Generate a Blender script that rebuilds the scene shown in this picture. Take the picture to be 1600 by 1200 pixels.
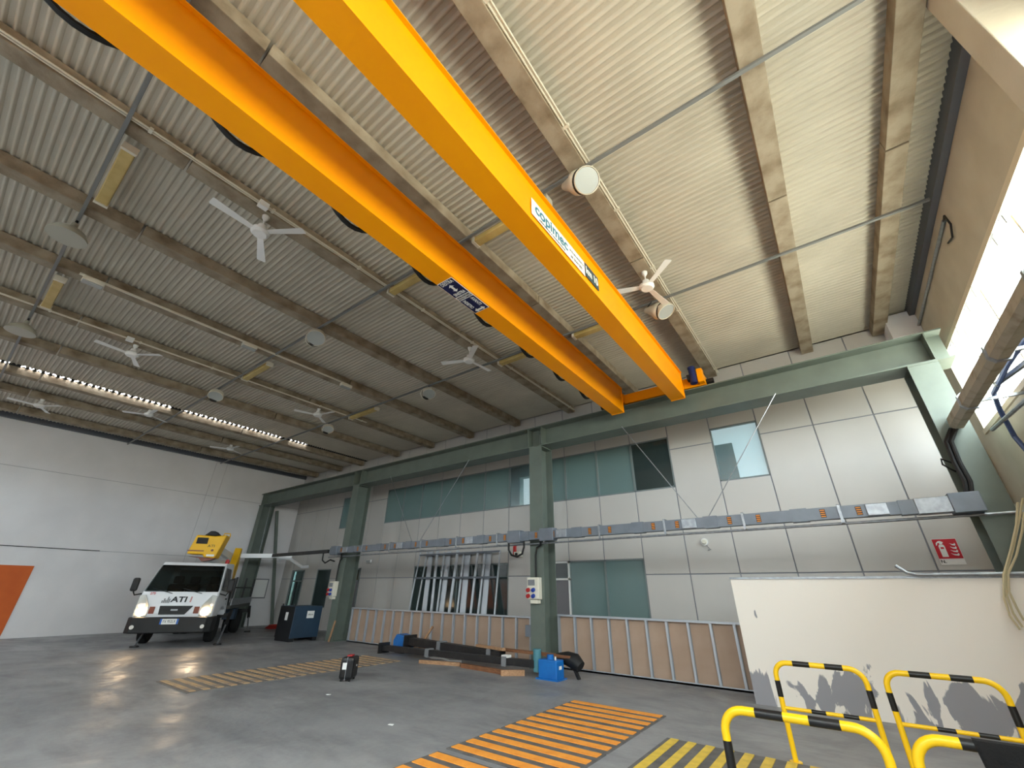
import bpy, math, random
import numpy as np
from mathutils import Vector, Matrix
random.seed(7)
for o in list(bpy.data.objects): bpy.data.objects.remove(o, do_unlink=True)
SC = bpy.context.scene
COL = SC.collection
PI = math.pi

# ---------------------------------------------------------------- camera
CAMH = 1.6
YAW, PITCH, ROLL, FPX = -0.643646845, 0.466744608, 0.0114004292, 641.036   # pixels in a 1600 wide frame
def _rot():
    cy, sy, cp, sp = math.cos(YAW), math.sin(YAW), math.cos(PITCH), math.sin(PITCH)
    f = np.array([sy*cp, cy*cp, sp]); r = np.array([cy, -sy, 0.]); u = np.cross(r, f)
    c, s = math.cos(ROLL), math.sin(ROLL)
    return np.array([c*r+s*u, -s*r+c*u, f])
RC = _rot()
def ray(x, y): return RC.T @ np.array([(x-800)/FPX, -(y-600)/FPX, 1.])
def on(ax, val, x, y):
    d = ray(x, y); o = np.array([0, 0, CAMH]); t = (val-o[ax])/d[ax]; return Vector(o+t*d)
def onX(v, x, y): return on(0, v, x, y)
def onY(v, x, y): return on(1, v, x, y)
def onZ(v, x, y): return on(2, v, x, y)
cam_d = bpy.data.cameras.new('camera'); cam = bpy.data.objects.new('camera', cam_d); COL.objects.link(cam)
cam_d.sensor_fit = 'HORIZONTAL'; cam_d.sensor_width = 36; cam_d.lens = FPX/1600*36; cam_d.clip_start = 0.05; cam_d.clip_end = 300
m = Matrix([[RC[0][i], RC[1][i], -RC[2][i]] for i in range(3)])
cam.matrix_world = Matrix.Translation((0, 0, CAMH)) @ m.to_4x4()
SC.camera = cam

# ---------------------------------------------------------------- light
W = bpy.data.worlds.new('world'); SC.world = W; W.use_nodes = True
WB = W.node_tree.nodes['Background']; WB.inputs[0].default_value = (1.0, 0.965, 0.92, 1); WB.inputs[1].default_value = 20.0
_nt = W.node_tree; _tc = _nt.nodes.new('ShaderNodeTexCoord'); _sx = _nt.nodes.new('ShaderNodeSeparateXYZ'); _nt.links.new(_tc.outputs['Generated'], _sx.inputs[0])
_rp = _nt.nodes.new('ShaderNodeValToRGB'); _rp.color_ramp.elements[0].position = 0.49; _rp.color_ramp.elements[1].position = 0.51
_mr = _nt.nodes.new('ShaderNodeMapRange'); _mr.inputs[1].default_value = -1; _mr.inputs[2].default_value = 1; _nt.links.new(_sx.outputs[2], _mr.inputs[0]); _nt.links.new(_mr.outputs[0], _rp.inputs[0])
_rp.color_ramp.elements[0].color = (0.60, 0.545, 0.455, 1)      # sunlit yard outside
_rp.color_ramp.elements[1].color = (0.97, 0.98, 1.0, 1)       # bright overcast sky
_nt.links.new(_rp.outputs[0], WB.inputs[0])
SC.view_settings.view_transform = 'Standard'; SC.view_settings.look = 'None'
SC.view_settings.exposure = 0.47; SC.view_settings.gamma = 1.0; SC.view_settings.use_curve_mapping = False

# main dimensions (metres)
XE, XR = -23.0, 2.62          # left end wall, right wall
WP, YB = 11.48, -9.0          # panel wall, wall behind the camera
ZS, ZB = 7.20, 6.965          # roof sheet, underside of the beams
WIN_Z0, WIN_Z1, WIN_Y1 = 4.15, 5.80, 10.5   # window band in the right wall
ADDED_SKY1 = (-8.0, 1.6, -8.6, -4.6)    # added unseen skylight behind the camera: x from, x to, y from, y to
ADDED_SKY2 = (-22.7, -18.5, -8.6, -4.6)  # second added skylight, to light the left end wall
YS = -3.6                          # corrugated roof starts here, deck with added skylights behind it
def portal(name, loc, rot, sx, sy):
    l = bpy.data.lights.new(name, 'AREA'); l.shape = 'RECTANGLE'; l.size = sx; l.size_y = sy; l.cycles.is_portal = True
    o = bpy.data.objects.new(name, l); COL.objects.link(o); o.location = loc; o.rotation_euler = rot
    return o
portal('daylight_portal_window', (XR+0.3, (YB+WIN_Y1)/2, (WIN_Z0+WIN_Z1)/2), (0, PI/2, 0), WIN_Z1-WIN_Z0, WIN_Y1-YB)
for _n, _q in (('daylight_portal_right', ADDED_SKY1), ('daylight_portal_left', ADDED_SKY2)):  # portals over the two added roof openings
    portal(_n, ((_q[0]+_q[1])/2, (_q[2]+_q[3])/2, 7.5), (0, 0, 0), _q[1]-_q[0], _q[3]-_q[2])

# ---------------------------------------------------------------- materials
def lin(c):
    out = []
    for v in c:
        v = v/255.0; out.append(v/12.92 if v <= 0.04045 else ((v+0.055)/1.055)**2.4)
    return (*out, 1)
MATS = {}
def mat(name, rgb, rough=0.6, metal=0.0, rgb2=None, nscale=3.0, nlo=0.35, nhi=0.65, bump=0.0, bscale=40.0, spec=0.5, stretch=None, detail=6):
    mt = bpy.data.materials.new(name); mt.use_nodes = True; nt = mt.node_tree; b = nt.nodes['Principled BSDF']
    b.inputs['Base Color'].default_value = lin(rgb); b.inputs['Roughness'].default_value = rough; b.inputs['Metallic'].default_value = metal
    b.inputs['Specular IOR Level'].default_value = spec
    co = None
    if rgb2 or bump:
        tc = nt.nodes.new('ShaderNodeTexCoord'); co = tc.outputs['Object']
        if stretch:
            mp = nt.nodes.new('ShaderNodeMapping'); mp.inputs['Scale'].default_value = stretch; nt.links.new(co, mp.inputs[0]); co = mp.outputs[0]
    if rgb2:
        n = nt.nodes.new('ShaderNodeTexNoise'); n.inputs['Scale'].default_value = nscale; n.inputs['Detail'].default_value = detail
        nt.links.new(co, n.inputs['Vector'])
        r = nt.nodes.new('ShaderNodeValToRGB'); r.color_ramp.elements[0].position = nlo; r.color_ramp.elements[1].position = nhi
        r.color_ramp.elements[0].color = lin(rgb); r.color_ramp.elements[1].color = lin(rgb2)
        nt.links.new(n.outputs[0], r.inputs[0]); nt.links.new(r.outputs[0], b.inputs['Base Color'])
    if bump:
        n2 = nt.nodes.new('ShaderNodeTexNoise'); n2.inputs['Scale'].default_value = bscale; n2.inputs['Detail'].default_value = 4
        nt.links.new(co, n2.inputs['Vector'])
        bp = nt.nodes.new('ShaderNodeBump'); bp.inputs['Strength'].default_value = bump; bp.inputs['Distance'].default_value = 0.02
        nt.links.new(n2.outputs[0], bp.inputs['Height']); nt.links.new(bp.outputs[0], b.inputs['Normal'])
    MATS[name] = mt
    return mt
def glass(name, tint, gloss=0.12, rough=0.05, frost=None, frost_amt=0.0):
    mt = bpy.data.materials.new(name); mt.use_nodes = True; nt = mt.node_tree; nt.nodes.remove(nt.nodes['Principled BSDF'])
    out = nt.nodes['Material Output']
    t = nt.nodes.new('ShaderNodeBsdfTransparent'); t.inputs[0].default_value = lin(tint)
    g = nt.nodes.new('ShaderNodeBsdfGlossy'); g.inputs['Roughness'].default_value = rough
    mx = nt.nodes.new('ShaderNodeMixShader'); mx.inputs[0].default_value = gloss
    nt.links.new(t.outputs[0], mx.inputs[1]); nt.links.new(g.outputs[0], mx.inputs[2]); last = mx
    if frost:
        d = nt.nodes.new('ShaderNodeBsdfDiffuse'); d.inputs[0].default_value = lin(frost)
        m2 = nt.nodes.new('ShaderNodeMixShader'); m2.inputs[0].default_value = frost_amt
        nt.links.new(mx.outputs[0], m2.inputs[1]); nt.links.new(d.outputs[0], m2.inputs[2]); last = m2
    nt.links.new(last.outputs[0], out.inputs[0])
    return mt
def emit(name, rgb, strength):
    mt = bpy.data.materials.new(name); mt.use_nodes = True; nt = mt.node_tree; b = nt.nodes['Principled BSDF']
    b.inputs['Base Color'].default_value = lin(rgb); b.inputs['Emission Color'].default_value = lin(rgb); b.inputs['Emission Strength'].default_value = strength
    return mt

M_floor = mat('floor_concrete', (128, 128, 131), 0.55, rgb2=(156, 155, 156), nscale=0.55, nlo=0.3, nhi=0.7, bump=0.25, bscale=9, detail=9, spec=0.4)
def floor_detail(mt):
    nt = mt.node_tree; b = nt.nodes['Principled BSDF']; tc = nt.nodes.new('ShaderNodeTexCoord')
    n = nt.nodes.new('ShaderNodeTexNoise'); n.inputs['Scale'].default_value = 0.8; n.inputs['Detail'].default_value = 10; n.inputs['Roughness'].default_value = 0.65; n.inputs['Distortion'].default_value = 0.8
    nt.links.new(tc.outputs['Object'], n.inputs['Vector'])
    r = nt.nodes.new('ShaderNodeMapRange'); r.inputs[1].default_value = 0.40; r.inputs[2].default_value = 0.62; r.inputs[3].default_value = 0.36; r.inputs[4].default_value = 0.62
    nt.links.new(n.outputs[0], r.inputs[0]); nt.links.new(r.outputs[0], b.inputs['Roughness'])
    # dark scuffs and fine grit
    n2 = nt.nodes.new('ShaderNodeTexNoise'); n2.inputs['Scale'].default_value = 2.2; n2.inputs['Detail'].default_value = 12; n2.inputs['Roughness'].default_value = 0.7
    mp = nt.nodes.new('ShaderNodeMapping'); mp.inputs['Scale'].default_value = (0.35, 1.0, 1.0); mp.inputs['Rotation'].default_value = (0, 0, 0.5)
    nt.links.new(tc.outputs['Object'], mp.inputs[0]); nt.links.new(mp.outputs[0], n2.inputs['Vector'])
    cr_ = nt.nodes.new('ShaderNodeValToRGB'); cr_.color_ramp.elements[0].position = 0.30; cr_.color_ramp.elements[0].color = (0.66, 0.66, 0.67, 1); cr_.color_ramp.elements[1].position = 0.55; cr_.color_ramp.elements[1].color = (1, 1, 1, 1)
    nt.links.new(n2.outputs[0], cr_.inputs[0])
    mx = nt.nodes.new('ShaderNodeMix'); mx.data_type = 'RGBA'; mx.blend_type = 'MULTIPLY'; mx.inputs[0].default_value = 1.0
    old = b.inputs['Base Color'].links[0].from_socket
    nt.links.new(old, mx.inputs[6]); nt.links.new(cr_.outputs[0], mx.inputs[7]); nt.links.new(mx.outputs[2], b.inputs['Base Color'])
floor_detail(M_floor)
M_sheet = mat('roof_sheet_paint', (182, 174, 158), 0.6, rgb2=(192, 184, 168), nscale=1.2)
M_conc = mat('beam_concrete', (158, 145, 125), 0.85, rgb2=(116, 99, 77), nscale=3.2, nlo=0.40, nhi=0.72, bump=0.2, bscale=30)
M_panel = mat('sandwich_panel', (192, 189, 185), 0.34, rgb2=(198, 195, 191), nscale=0.6, spec=0.5)
M_joint = mat('panel_joint', (138, 140, 148), 0.6)
M_endwall = mat('white_plaster', (228, 226, 228), 0.8, rgb2=(219, 217, 219), nscale=0.8, bump=0.08, bscale=25)
M_rwall = mat('right_wall_plaster', (212, 204, 186), 0.8, rgb2=(200, 191, 172), nscale=1.5, bump=0.1, bscale=30)
M_orange_wall = mat('orange_wall_paint', (205, 96, 30), 0.7, rgb2=(196, 88, 26), nscale=2)
M_green = mat('grey_green_steel', (104, 114, 106), 0.5, rgb2=(96, 105, 98), nscale=2.5, spec=0.45)
M_crane = mat('crane_yellow', (255, 164, 0), 0.42, rgb2=(252, 157, 0), nscale=1.2, spec=0.2)
M_black = mat('black_rubber', (18, 18, 19), 0.6)
M_blacksteel = mat('black_steel', (30, 30, 32), 0.45, rgb2=(52, 50, 48), nscale=6, nlo=0.5, nhi=0.8)
M_white = mat('white_paint', (232, 232, 230), 0.4)
M_ivory = mat('ivory_enamel', (212, 205, 188), 0.4)
M_grey = mat('grey_paint', (128, 130, 134), 0.5)
M_galv = mat('galvanised_steel', (172, 176, 182), 0.38, metal=0.75, rgb2=(150, 154, 160), nscale=14)
M_zinc = mat('zinc_stud', (188, 193, 200), 0.42, metal=0.55)
M_bus = mat('busbar_grey', (120, 127, 137), 0.45, metal=0.3, rgb2=(110, 117, 127), nscale=4)
M_conduit = mat('conduit_grey', (118, 119, 118), 0.45)
M_dark = mat('dark_joint', (40, 38, 36), 0.9)
M_amber = mat('aged_diffuser', (196, 172, 110), 0.45, rgb2=(182, 156, 92), nscale=5)
M_board = mat('brown_board', (176, 152, 134), 0.85, rgb2=(168, 143, 124), nscale=2.2)
M_wood = mat('raw_timber', (188, 148, 112), 0.8, rgb2=(158, 118, 86), nscale=7, stretch=(1, 6, 6))
M_plank = mat('brown_plank', (146, 98, 66), 0.8, rgb2=(118, 76, 50), nscale=7, stretch=(1, 6, 6))
M_blue = mat('machine_blue', (20, 112, 192), 0.4, rgb2=(16, 100, 178), nscale=5)
M_motor = mat('motor_navy', (22, 38, 92), 0.4)
M_bin = mat('navy_bin', (38, 62, 84), 0.5, rgb2=(32, 54, 74), nscale=3)
M_bind = mat('black_bin_face', (20, 22, 26), 0.5)
M_frame = mat('window_frame_grey', (120, 130, 130), 0.45)
M_plate = mat('hatch_plate', (84, 82, 82), 0.6, rgb2=(108, 105, 103), nscale=7)
M_ostripe = mat('orange_bar_paint', (244, 160, 62), 0.6, rgb2=(226, 140, 50), nscale=6, nlo=0.4, nhi=0.75)
M_owear = mat('worn_orange_bar', (206, 170, 126), 0.7, rgb2=(150, 134, 120), nscale=3, nlo=0.42, nhi=0.66)
M_ystripe = mat('yellow_bar_paint', (228, 194, 76), 0.6, rgb2=(206, 174, 70), nscale=8)
M_byel = mat('barrier_yellow', (255, 206, 22), 0.35)
M_bblk = mat('barrier_black', (24, 24, 26), 0.4)
M_cloth = mat('black_cloth', (14, 14, 15), 0.95, bump=0.3, bscale=60)
M_red = mat('sign_red', (196, 18, 40), 0.5)
M_sticker = mat('sticker_white', (236, 236, 234), 0.5)
M_navy = mat('sign_navy', (14, 18, 70), 0.4)
M_teal = mat('logo_teal', (42, 112, 138), 0.5)
M_ink = mat('ink_black', (22, 24, 28), 0.5)
M_slate = mat('plate_slate', (54, 74, 84), 0.5)
M_rust = mat('grey_duct', (176, 170, 154), 0.6, rgb2=(138, 124, 100), nscale=5, nlo=0.5, nhi=0.75)
M_cable_b = mat('blue_cable', (66, 84, 130), 0.5)
M_cable_w = mat('beige_cable', (196, 184, 150), 0.6)
M_red_hose = mat('red_hose', (170, 44, 36), 0.6)
M_olabel = mat('orange_label', (214, 132, 40), 0.5)
M_lens = mat('lamp_glass', (168, 172, 170), 0.25)
M_door = mat('grey_door', (118, 116, 120), 0.5)
M_pane = glass('teal_pane', (170, 200, 200), 0.14, 0.22, frost=(138, 164, 164), frost_amt=0.55)
M_panedark = glass('dark_pane', (110, 128, 128), 0.14, 0.12, frost=(78, 94, 94), frost_amt=0.4)
M_panelight = glass('pale_pane', (232, 240, 242), 0.08, 0.2, frost=(198, 222, 230), frost_amt=0.12)
M_clear = glass('clear_pane', (240, 246, 246), 0.06, 0.02)
M_backglow = emit('back_glow', (226, 234, 236), 0.50)  # glow added to the back panels behind the two pale panes
M_office = mat('office_interior', (150, 156, 152), 0.8)
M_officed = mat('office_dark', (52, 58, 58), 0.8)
M_cabinet = mat('office_cabinet', (92, 116, 116), 0.7)
M_tglass = mat('truck_glass', (14, 18, 19), 0.08, spec=0.6)
M_tblack = mat('truck_black_plastic', (26, 26, 27), 0.55)
M_twhite = mat('truck_white', (236, 238, 242), 0.28, spec=0.5)
M_tyel = mat('basket_yellow', (242, 186, 20), 0.45)
M_tyre = mat('tyre', (22, 22, 22), 0.85)
M_rim = mat('rim_silver', (170, 172, 176), 0.35, metal=0.7)
M_bed = mat('truck_bed_grey', (70, 70, 68), 0.6)
M_orange_l = mat('indicator_orange', (120, 62, 44), 0.3)
M_head = emit('headlamp_lit', (255, 214, 160), 28.0)
M_fog = mat('fog_lamp', (225, 222, 214), 0.2)
M_plateblue = mat('plate_blue', (40, 100, 190), 0.5)
M_plasticw = mat('cream_plastic', (224, 220, 204), 0.45)
M_pblue = mat('socket_blue', (40, 70, 160), 0.5)
M_pred = mat('socket_red', (180, 40, 40), 0.5)

# white partition: paint with grey filler patches low down
def partition_mat():
    mt = mat('partition_white', (226, 220, 210), 0.55); nt = mt.node_tree; b = nt.nodes['Principled BSDF']
    tc = nt.nodes.new('ShaderNodeTexCoord'); mp = nt.nodes.new('ShaderNodeMapping'); mp.inputs['Scale'].default_value = (1.0, 1.0, 0.42)
    nt.links.new(tc.outputs['Object'], mp.inputs[0])
    n = nt.nodes.new('ShaderNodeTexNoise'); n.inputs['Scale'].default_value = 3.1; n.inputs['Detail'].default_value = 5; n.inputs['Distortion'].default_value = 0.6
    nt.links.new(mp.outputs[0], n.inputs['Vector'])
    sx = nt.nodes.new('ShaderNodeSeparateXYZ'); nt.links.new(tc.outputs['Object'], sx.inputs[0])
    mr = nt.nodes.new('ShaderNodeMapRange'); mr.inputs[1].default_value = 0.35; mr.inputs[2].default_value = 1.0; mr.inputs[3].default_value = 0.10; mr.inputs[4].default_value = -0.20
    nt.links.new(sx.outputs[2], mr.inputs[0])
    ad = nt.nodes.new('ShaderNodeMath'); ad.operation = 'ADD'; nt.links.new(n.outputs[0], ad.inputs[0]); nt.links.new(mr.outputs[0], ad.inputs[1])
    r = nt.nodes.new('ShaderNodeValToRGB'); r.color_ramp.elements[0].position = 0.555; r.color_ramp.elements[1].position = 0.575
    r.color_ramp.elements[0].color = lin((240, 233, 224)); r.color_ramp.elements[1].color = lin((150, 149, 154))
    nt.links.new(ad.outputs[0], r.inputs[0]); nt.links.new(r.outputs[0], b.inputs['Base Color'])
    return mt
M_part = partition_mat()

# ---------------------------------------------------------------- mesh helpers
class MB:
    def __init__(s): s.v = []; s.f = []
    def add(s, vs, fs):
        b = len(s.v); s.v += [tuple(v) for v in vs]; s.f += [tuple(i+b for i in f) for f in fs]; return s
    def box(s, x0, x1, y0, y1, z0, z1):
        if x0 > x1: x0, x1 = x1, x0
        if y0 > y1: y0, y1 = y1, y0
        if z0 > z1: z0, z1 = z1, z0
        vs = [(x, y, z) for z in (z0, z1) for y in (y0, y1) for x in (x0, x1)]
        return s.add(vs, [(0, 2, 3, 1), (4, 5, 7, 6), (0, 1, 5, 4), (2, 6, 7, 3), (0, 4, 6, 2), (1, 3, 7, 5)])
    def bar(s, p, q, w, h, up=(0, 0, 1)):
        p, q, up = Vector(p), Vector(q), Vector(up); d = (q-p).normalized()
        if abs(d.dot(up)) > 0.98: up = Vector((0, 1, 0))
        a = d.cross(up).normalized(); b = a.cross(d).normalized()
        vs = [c+a*(i*w/2)+b*(j*h/2) for c in (p, q) for (i, j) in ((-1, -1), (1, -1), (1, 1), (-1, 1))]
        return s.add(vs, [(0, 1, 2, 3), (7, 6, 5, 4), (0, 4, 5, 1), (1, 5, 6, 2), (2, 6, 7, 3), (3, 7, 4, 0)])
    def quadslab(s, pts, t):
        p = [Vector(a) for a in pts]; n = (p[1]-p[0]).cross(p[-1]-p[0]).normalized()*t; k = len(p)
        vs = p+[a+n for a in p]
        return s.add(vs, [tuple(range(k-1, -1, -1)), tuple(range(k, 2*k))]+[(i, (i+1) % k, k+(i+1) % k, k+i) for i in range(k)])
    def prism(s, poly, vec):
        p = [Vector(a) for a in poly]; vec = Vector(vec); k = len(p)
        return s.add(p+[a+vec for a in p], [tuple(range(k-1, -1, -1)), tuple(range(k, 2*k))]+[(i, (i+1) % k, k+(i+1) % k, k+i) for i in range(k)])
    def cyl(s, p, q, r, r2=None, n=14, caps=True):
        r2 = r if r2 is None else r2; p, q = Vector(p), Vector(q); d = (q-p).normalized()
        u = d.cross(Vector((0, 0, 1)) if abs(d.z) < 0.95 else Vector((1, 0, 0))).normalized(); w = d.cross(u)
        vs = []
        for c, rr in ((p, r), (q, r2)):
            vs += [c+(u*math.cos(2*PI*i/n)+w*math.sin(2*PI*i/n))*rr for i in range(n)]
        fs = [(i, (i+1) % n, n+(i+1) % n, n+i) for i in range(n)]
        if caps: fs += [tuple(range(n-1, -1, -1)), tuple(range(n, 2*n))]
        return s.add(vs, fs)
    def tube(s, pts, r, n=8, closed=False):
        P = [Vector(a) for a in pts]; k = len(P); u = None; vs = []
        for i in range(k):
            d = (P[min(i+1, k-1)]-P[max(i-1, 0)]).normalized()
            if u is None: u = d.cross(Vector((0, 0, 1)) if abs(d.z) < 0.9 else Vector((1, 0, 0))).normalized()
            u = (u-d*u.dot(d)).normalized(); w = d.cross(u)
            rr = r[i] if isinstance(r, (list, tuple)) else r
            vs += [P[i]+(u*math.cos(2*PI*j/n)+w*math.sin(2*PI*j/n))*rr for j in range(n)]
        fs = [(i*n+j, i*n+(j+1) % n, (i+1)*n+(j+1) % n, (i+1)*n+j) for i in range(k-1) for j in range(n)]
        fs += [tuple(range(n-1, -1, -1)), tuple(range((k-1)*n, k*n))]
        return s.add(vs, fs)
    def lathe(s, prof, n=24, M=None):
        M = M or Matrix.Identity(4); vs = []
        for (r, z) in prof: vs += [M @ Vector((r*math.cos(2*PI*i/n), r*math.sin(2*PI*i/n), z)) for i in range(n)]
        k = len(prof)
        fs = [(a*n+i, a*n+(i+1) % n, (a+1)*n+(i+1) % n, (a+1)*n+i) for a in range(k-1) for i in range(n)]
        if prof[0][0] > 1e-4: fs.append(tuple(range(n-1, -1, -1)))
        if prof[-1][0] > 1e-4: fs.append(tuple(range((k-1)*n, k*n)))
        return s.add(vs, fs)
    def scale(s, k): s.v = [(a*k, b*k, c*k) for a, b, c in s.v]; return s
    def xf(s, M): s.v = [tuple(M @ Vector(v)) for v in s.v]; return s
    def build(s, name, material, parent=None, world=False, smooth=False, bevel=0.0):
        off = Vector(parent.location) if (parent is not None and world) else Vector((0, 0, 0))
        me = bpy.data.meshes.new(name); me.from_pydata([(v[0]-off.x, v[1]-off.y, v[2]-off.z) for v in s.v], [], s.f); me.update()
        import bmesh
        bm = bmesh.new(); bm.from_mesh(me); bmesh.ops.recalc_face_normals(bm, faces=bm.faces); bm.to_mesh(me); bm.free()
        me.materials.append(material)
        if smooth:
            for p in me.polygons: p.use_smooth = True
            me.set_sharp_from_angle(angle=math.radians(38))
        o = bpy.data.objects.new(name, me); COL.objects.link(o)
        if parent is not None: o.parent = parent
        if bevel:
            b = o.modifiers.new('bevel', 'BEVEL'); b.width = bevel; b.segments = 2; b.limit_method = 'ANGLE'; b.angle_limit = math.radians(40)
        return o
def thing(name, label, cat, loc=(0, 0, 0), rz=0.0, group=None, kind=None):
    o = bpy.data.objects.new(name, None); o.empty_display_size = 0.2; COL.objects.link(o); o.location = loc; o.rotation_euler = (0, 0, rz)
    return tag(o, label, cat, group, kind)
def tag(o, label=None, cat=None, group=None, kind=None):
    if label: o['label'] = label
    if cat: o['category'] = cat
    if group: o['group'] = group
    if kind: o['kind'] = kind
    return o
def solo(mb, name, material, label, cat, base=None, group=None, smooth=False, bevel=0.0):
    """a thing that is one mesh, origin at its base"""
    a = np.array(mb.v); lo, hi = a.min(0), a.max(0)
    c = Vector(base) if base is not None else Vector(((lo[0]+hi[0])/2, (lo[1]+hi[1])/2, lo[2]))
    mb.v = [(v[0]-c.x, v[1]-c.y, v[2]-c.z) for v in mb.v]
    o = mb.build(name, material, None, smooth=smooth, bevel=bevel); o.location = c
    return tag(o, label, cat, group)
def share(src, name, parent, loc):
    o = bpy.data.objects.new(name, src.data); COL.objects.link(o); o.parent = parent; o.location = loc; return o
def copy_tree(o, parent=None):
    c = o.copy(); COL.objects.link(c); c.parent = parent
    for ch in o.children: copy_tree(ch, c)
    return c
def text(name, body, size, material, parent, M, bold=0.0, xs=1.0):
    cu = bpy.data.curves.new(name, 'FONT'); cu.body = body; cu.size = size; cu.align_x = 'CENTER'; cu.align_y = 'CENTER'; cu.extrude = 0.001; cu.offset = bold
    t = bpy.data.objects.new('tmp', cu); COL.objects.link(t); bpy.context.view_layer.update()
    me = bpy.data.meshes.new_from_object(t.evaluated_get(bpy.context.evaluated_depsgraph_get())); bpy.data.objects.remove(t)
    me.transform(M @ Matrix.Diagonal((xs, 1, 1, 1))); me.name = name; me.materials.clear(); me.materials.append(material)
    o = bpy.data.objects.new(name, me); COL.objects.link(o); o.parent = parent
    return o
def frameM(o, ex, ey):
    """local x->ex, y->ey, z->normal, origin o"""
    ex, ey = Vector(ex).normalized(), Vector(ey).normalized(); ez = ex.cross(ey)
    return Matrix([[ex[i], ey[i], ez[i], o[i]] for i in range(3)]+[[0, 0, 0, 1]])
def arc(cx, cz, r, a0, a1, n, f): return [f(cx+r*math.cos(a0+(a1-a0)*i/n), cz+r*math.sin(a0+(a1-a0)*i/n)) for i in range(n+1)]

# ================================================================ SETTING
fl = MB().box(XE-0.3, XR+0.3, YB-3, WP+0.3, -0.3, 0).build('floor', M_floor); tag(fl, kind='structure')

# --- ceiling: deck, corrugated sheets, concrete beams
BX = [2.03, 0.635, -1.59] + [-1.59-2.232*i for i in range(1, 7)] + [-17.62, -19.45, -21.68]
SLIT = (-17.49, -17.40)
ceil = MB().box(SLIT[1]+0.35, XR+0.3, YS-0.3, WP+0.3, 7.30, 7.45).box(XE-0.3, SLIT[0]-1.0, YS-0.3, WP+0.3, 7.30, 7.45)
for (a, b) in ((XE-0.3, ADDED_SKY2[0]), (ADDED_SKY2[1], ADDED_SKY1[0]), (ADDED_SKY1[1], XR+0.3)): ceil.box(a, b, YB-0.3, YS-0.3, 7.22, 7.45)
ceil.box(XE-0.3, XR+0.3, ADDED_SKY1[3], YS-0.3, 7.22, 7.45)
ceil.box(XE-0.3, XR+0.3, YB-0.3, ADDED_SKY1[2], 7.22, 7.45)
ceil = ceil.build('ceiling', M_dark); tag(ceil, kind='structure')
PITCH_C, AMP = 0.1025, 0.016
def sheet(x0, x1):
    vs = []; per = int((WP-YS)/PITCH_C)+1
    for i in range(per):
        for t, zq in ((0.0, 1), (0.22, 0.86), (0.40, -0.8), (0.50, -1), (0.60, -0.8), (0.78, 0.86)):
            y = min(YS+(i+t)*PITCH_C, WP); z = ZS+AMP*zq; vs += [(x0, y, z), (x1, y, z)]
    n = len(vs)//2-1
    return MB().add(vs, [(2*i, 2*i+1, 2*i+3, 2*i+2) for i in range(n)])
edges = [XR-0.06]+BX+[XE]
for a, b in zip(edges[1:], edges[:-1]):
    if a < SLIT[0] < b: b2 = b; sheet(SLIT[1], b2).build('roof_sheet', M_sheet, ceil, smooth=True); sheet(a, SLIT[0]).build('roof_sheet', M_sheet, ceil, smooth=True)
    else: sheet(a, b).build('roof_sheet', M_sheet, ceil, smooth=True)
# closing blocks of the roof slit
mb = MB(); y = YS
while y < WP:
    lit = (-3 < y < 8.3) and not (3.4 < y < 3.62) and not (7.15 < y < 7.45) and not (-0.45 < y < -0.3)
    mb.box(SLIT[0]-0.01, SLIT[1]+0.01, y, y+(0.07 if lit else 0.17), ZS-0.03, ZS+0.03); y += 0.16
tag(mb.build('closure_strip', M_dark, ceil), kind='stuff')
for q, (a, b, c, d) in enumerate((ADDED_SKY1, ADDED_SKY2)):
    nw = thing('window_%d' % (40+q), None, None, ((a+b)/2, (c+d)/2, 7.3), kind='structure'); k = int((b-a)/1.5)  # added skylights, out of view, to light the floor and walls
    for i in range(k+1):
        x = a+(b-a)*i/k; MB().box(x-0.03, x+0.03, c, d, 7.26, 7.34).build('added_skylight_bar', M_grey, nw, world=True)
        if i < k: MB().box(x+0.03, x+(b-a)/k-0.03, c, d, 7.30, 7.306).build('pane', M_clear, nw, world=True)
JT = [YB+0.05, -5.2, 0.3, 5.85, WP-0.03]
bsrc = {}
for i, x in enumerate(BX):
    for a, b in zip(JT[:-1], JT[1:]):
        key = round(b-a, 3)
        if key not in bsrc:
            o = MB().box(-0.125, 0.125, 0, b-a-0.03, 0, ZS-ZB-0.02).build('ceiling_beam', M_conc, ceil, bevel=0.008); o.location = (x, a, ZB); bsrc[key] = o
        else:
            o = share(bsrc[key], 'ceiling_beam', ceil, (x, a, ZB))
            bv = o.modifiers.new('bevel', 'BEVEL'); bv.width = 0.008; bv.segments = 2
mb = MB().box(XR-0.10, XR-0.005, YB, WP, ZB+0.02, ZS+0.1); tag(mb.build('trim_1', mat('flashing', (92, 96, 104), 0.5)), kind='structure')
mb = MB().box(XE+0.005, XE+0.10, YB, WP, ZB+0.05, ZS+0.1); tag(mb.build('trim_2', MATS['flashing']), kind='structure')

# --- left end wall
wl = MB().box(XE-0.3, XE-0.02, YB-0.3, WP+0.3, 0, 7.4).build('wall_left', M_joint); tag(wl, kind='structure')
ycuts = [YB, 7.04, 7.50, WP]; zcuts = [0.0, 2.81, 5.42, 7.28]
for j in range(3):
    for i in range(3):
        MB().box(XE-0.02, XE+(0.0 if i != 1 else 0.006), ycuts[i]+0.004, ycuts[i+1]-0.004, zcuts[j]+0.006, zcuts[j+1]-0.006).build('wall_panel', M_endwall, wl)
MB().box(XE, XE+0.012, YB+0.1, 2.66, 0.03, 2.21).build('painted_block', M_orange_wall, wl)
mb = MB()
mb.box(XE, XE+0.02, YB+0.1, 4.2, 2.80, 2.825); mb.build('cable_strip', M_black, wl)

# --- wall behind the camera
wb = MB().box(XE-0.3, XR+0.3, YB-0.3, YB, 0, 7.45).build('wall_near', M_endwall); tag(wb, kind='structure')

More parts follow.
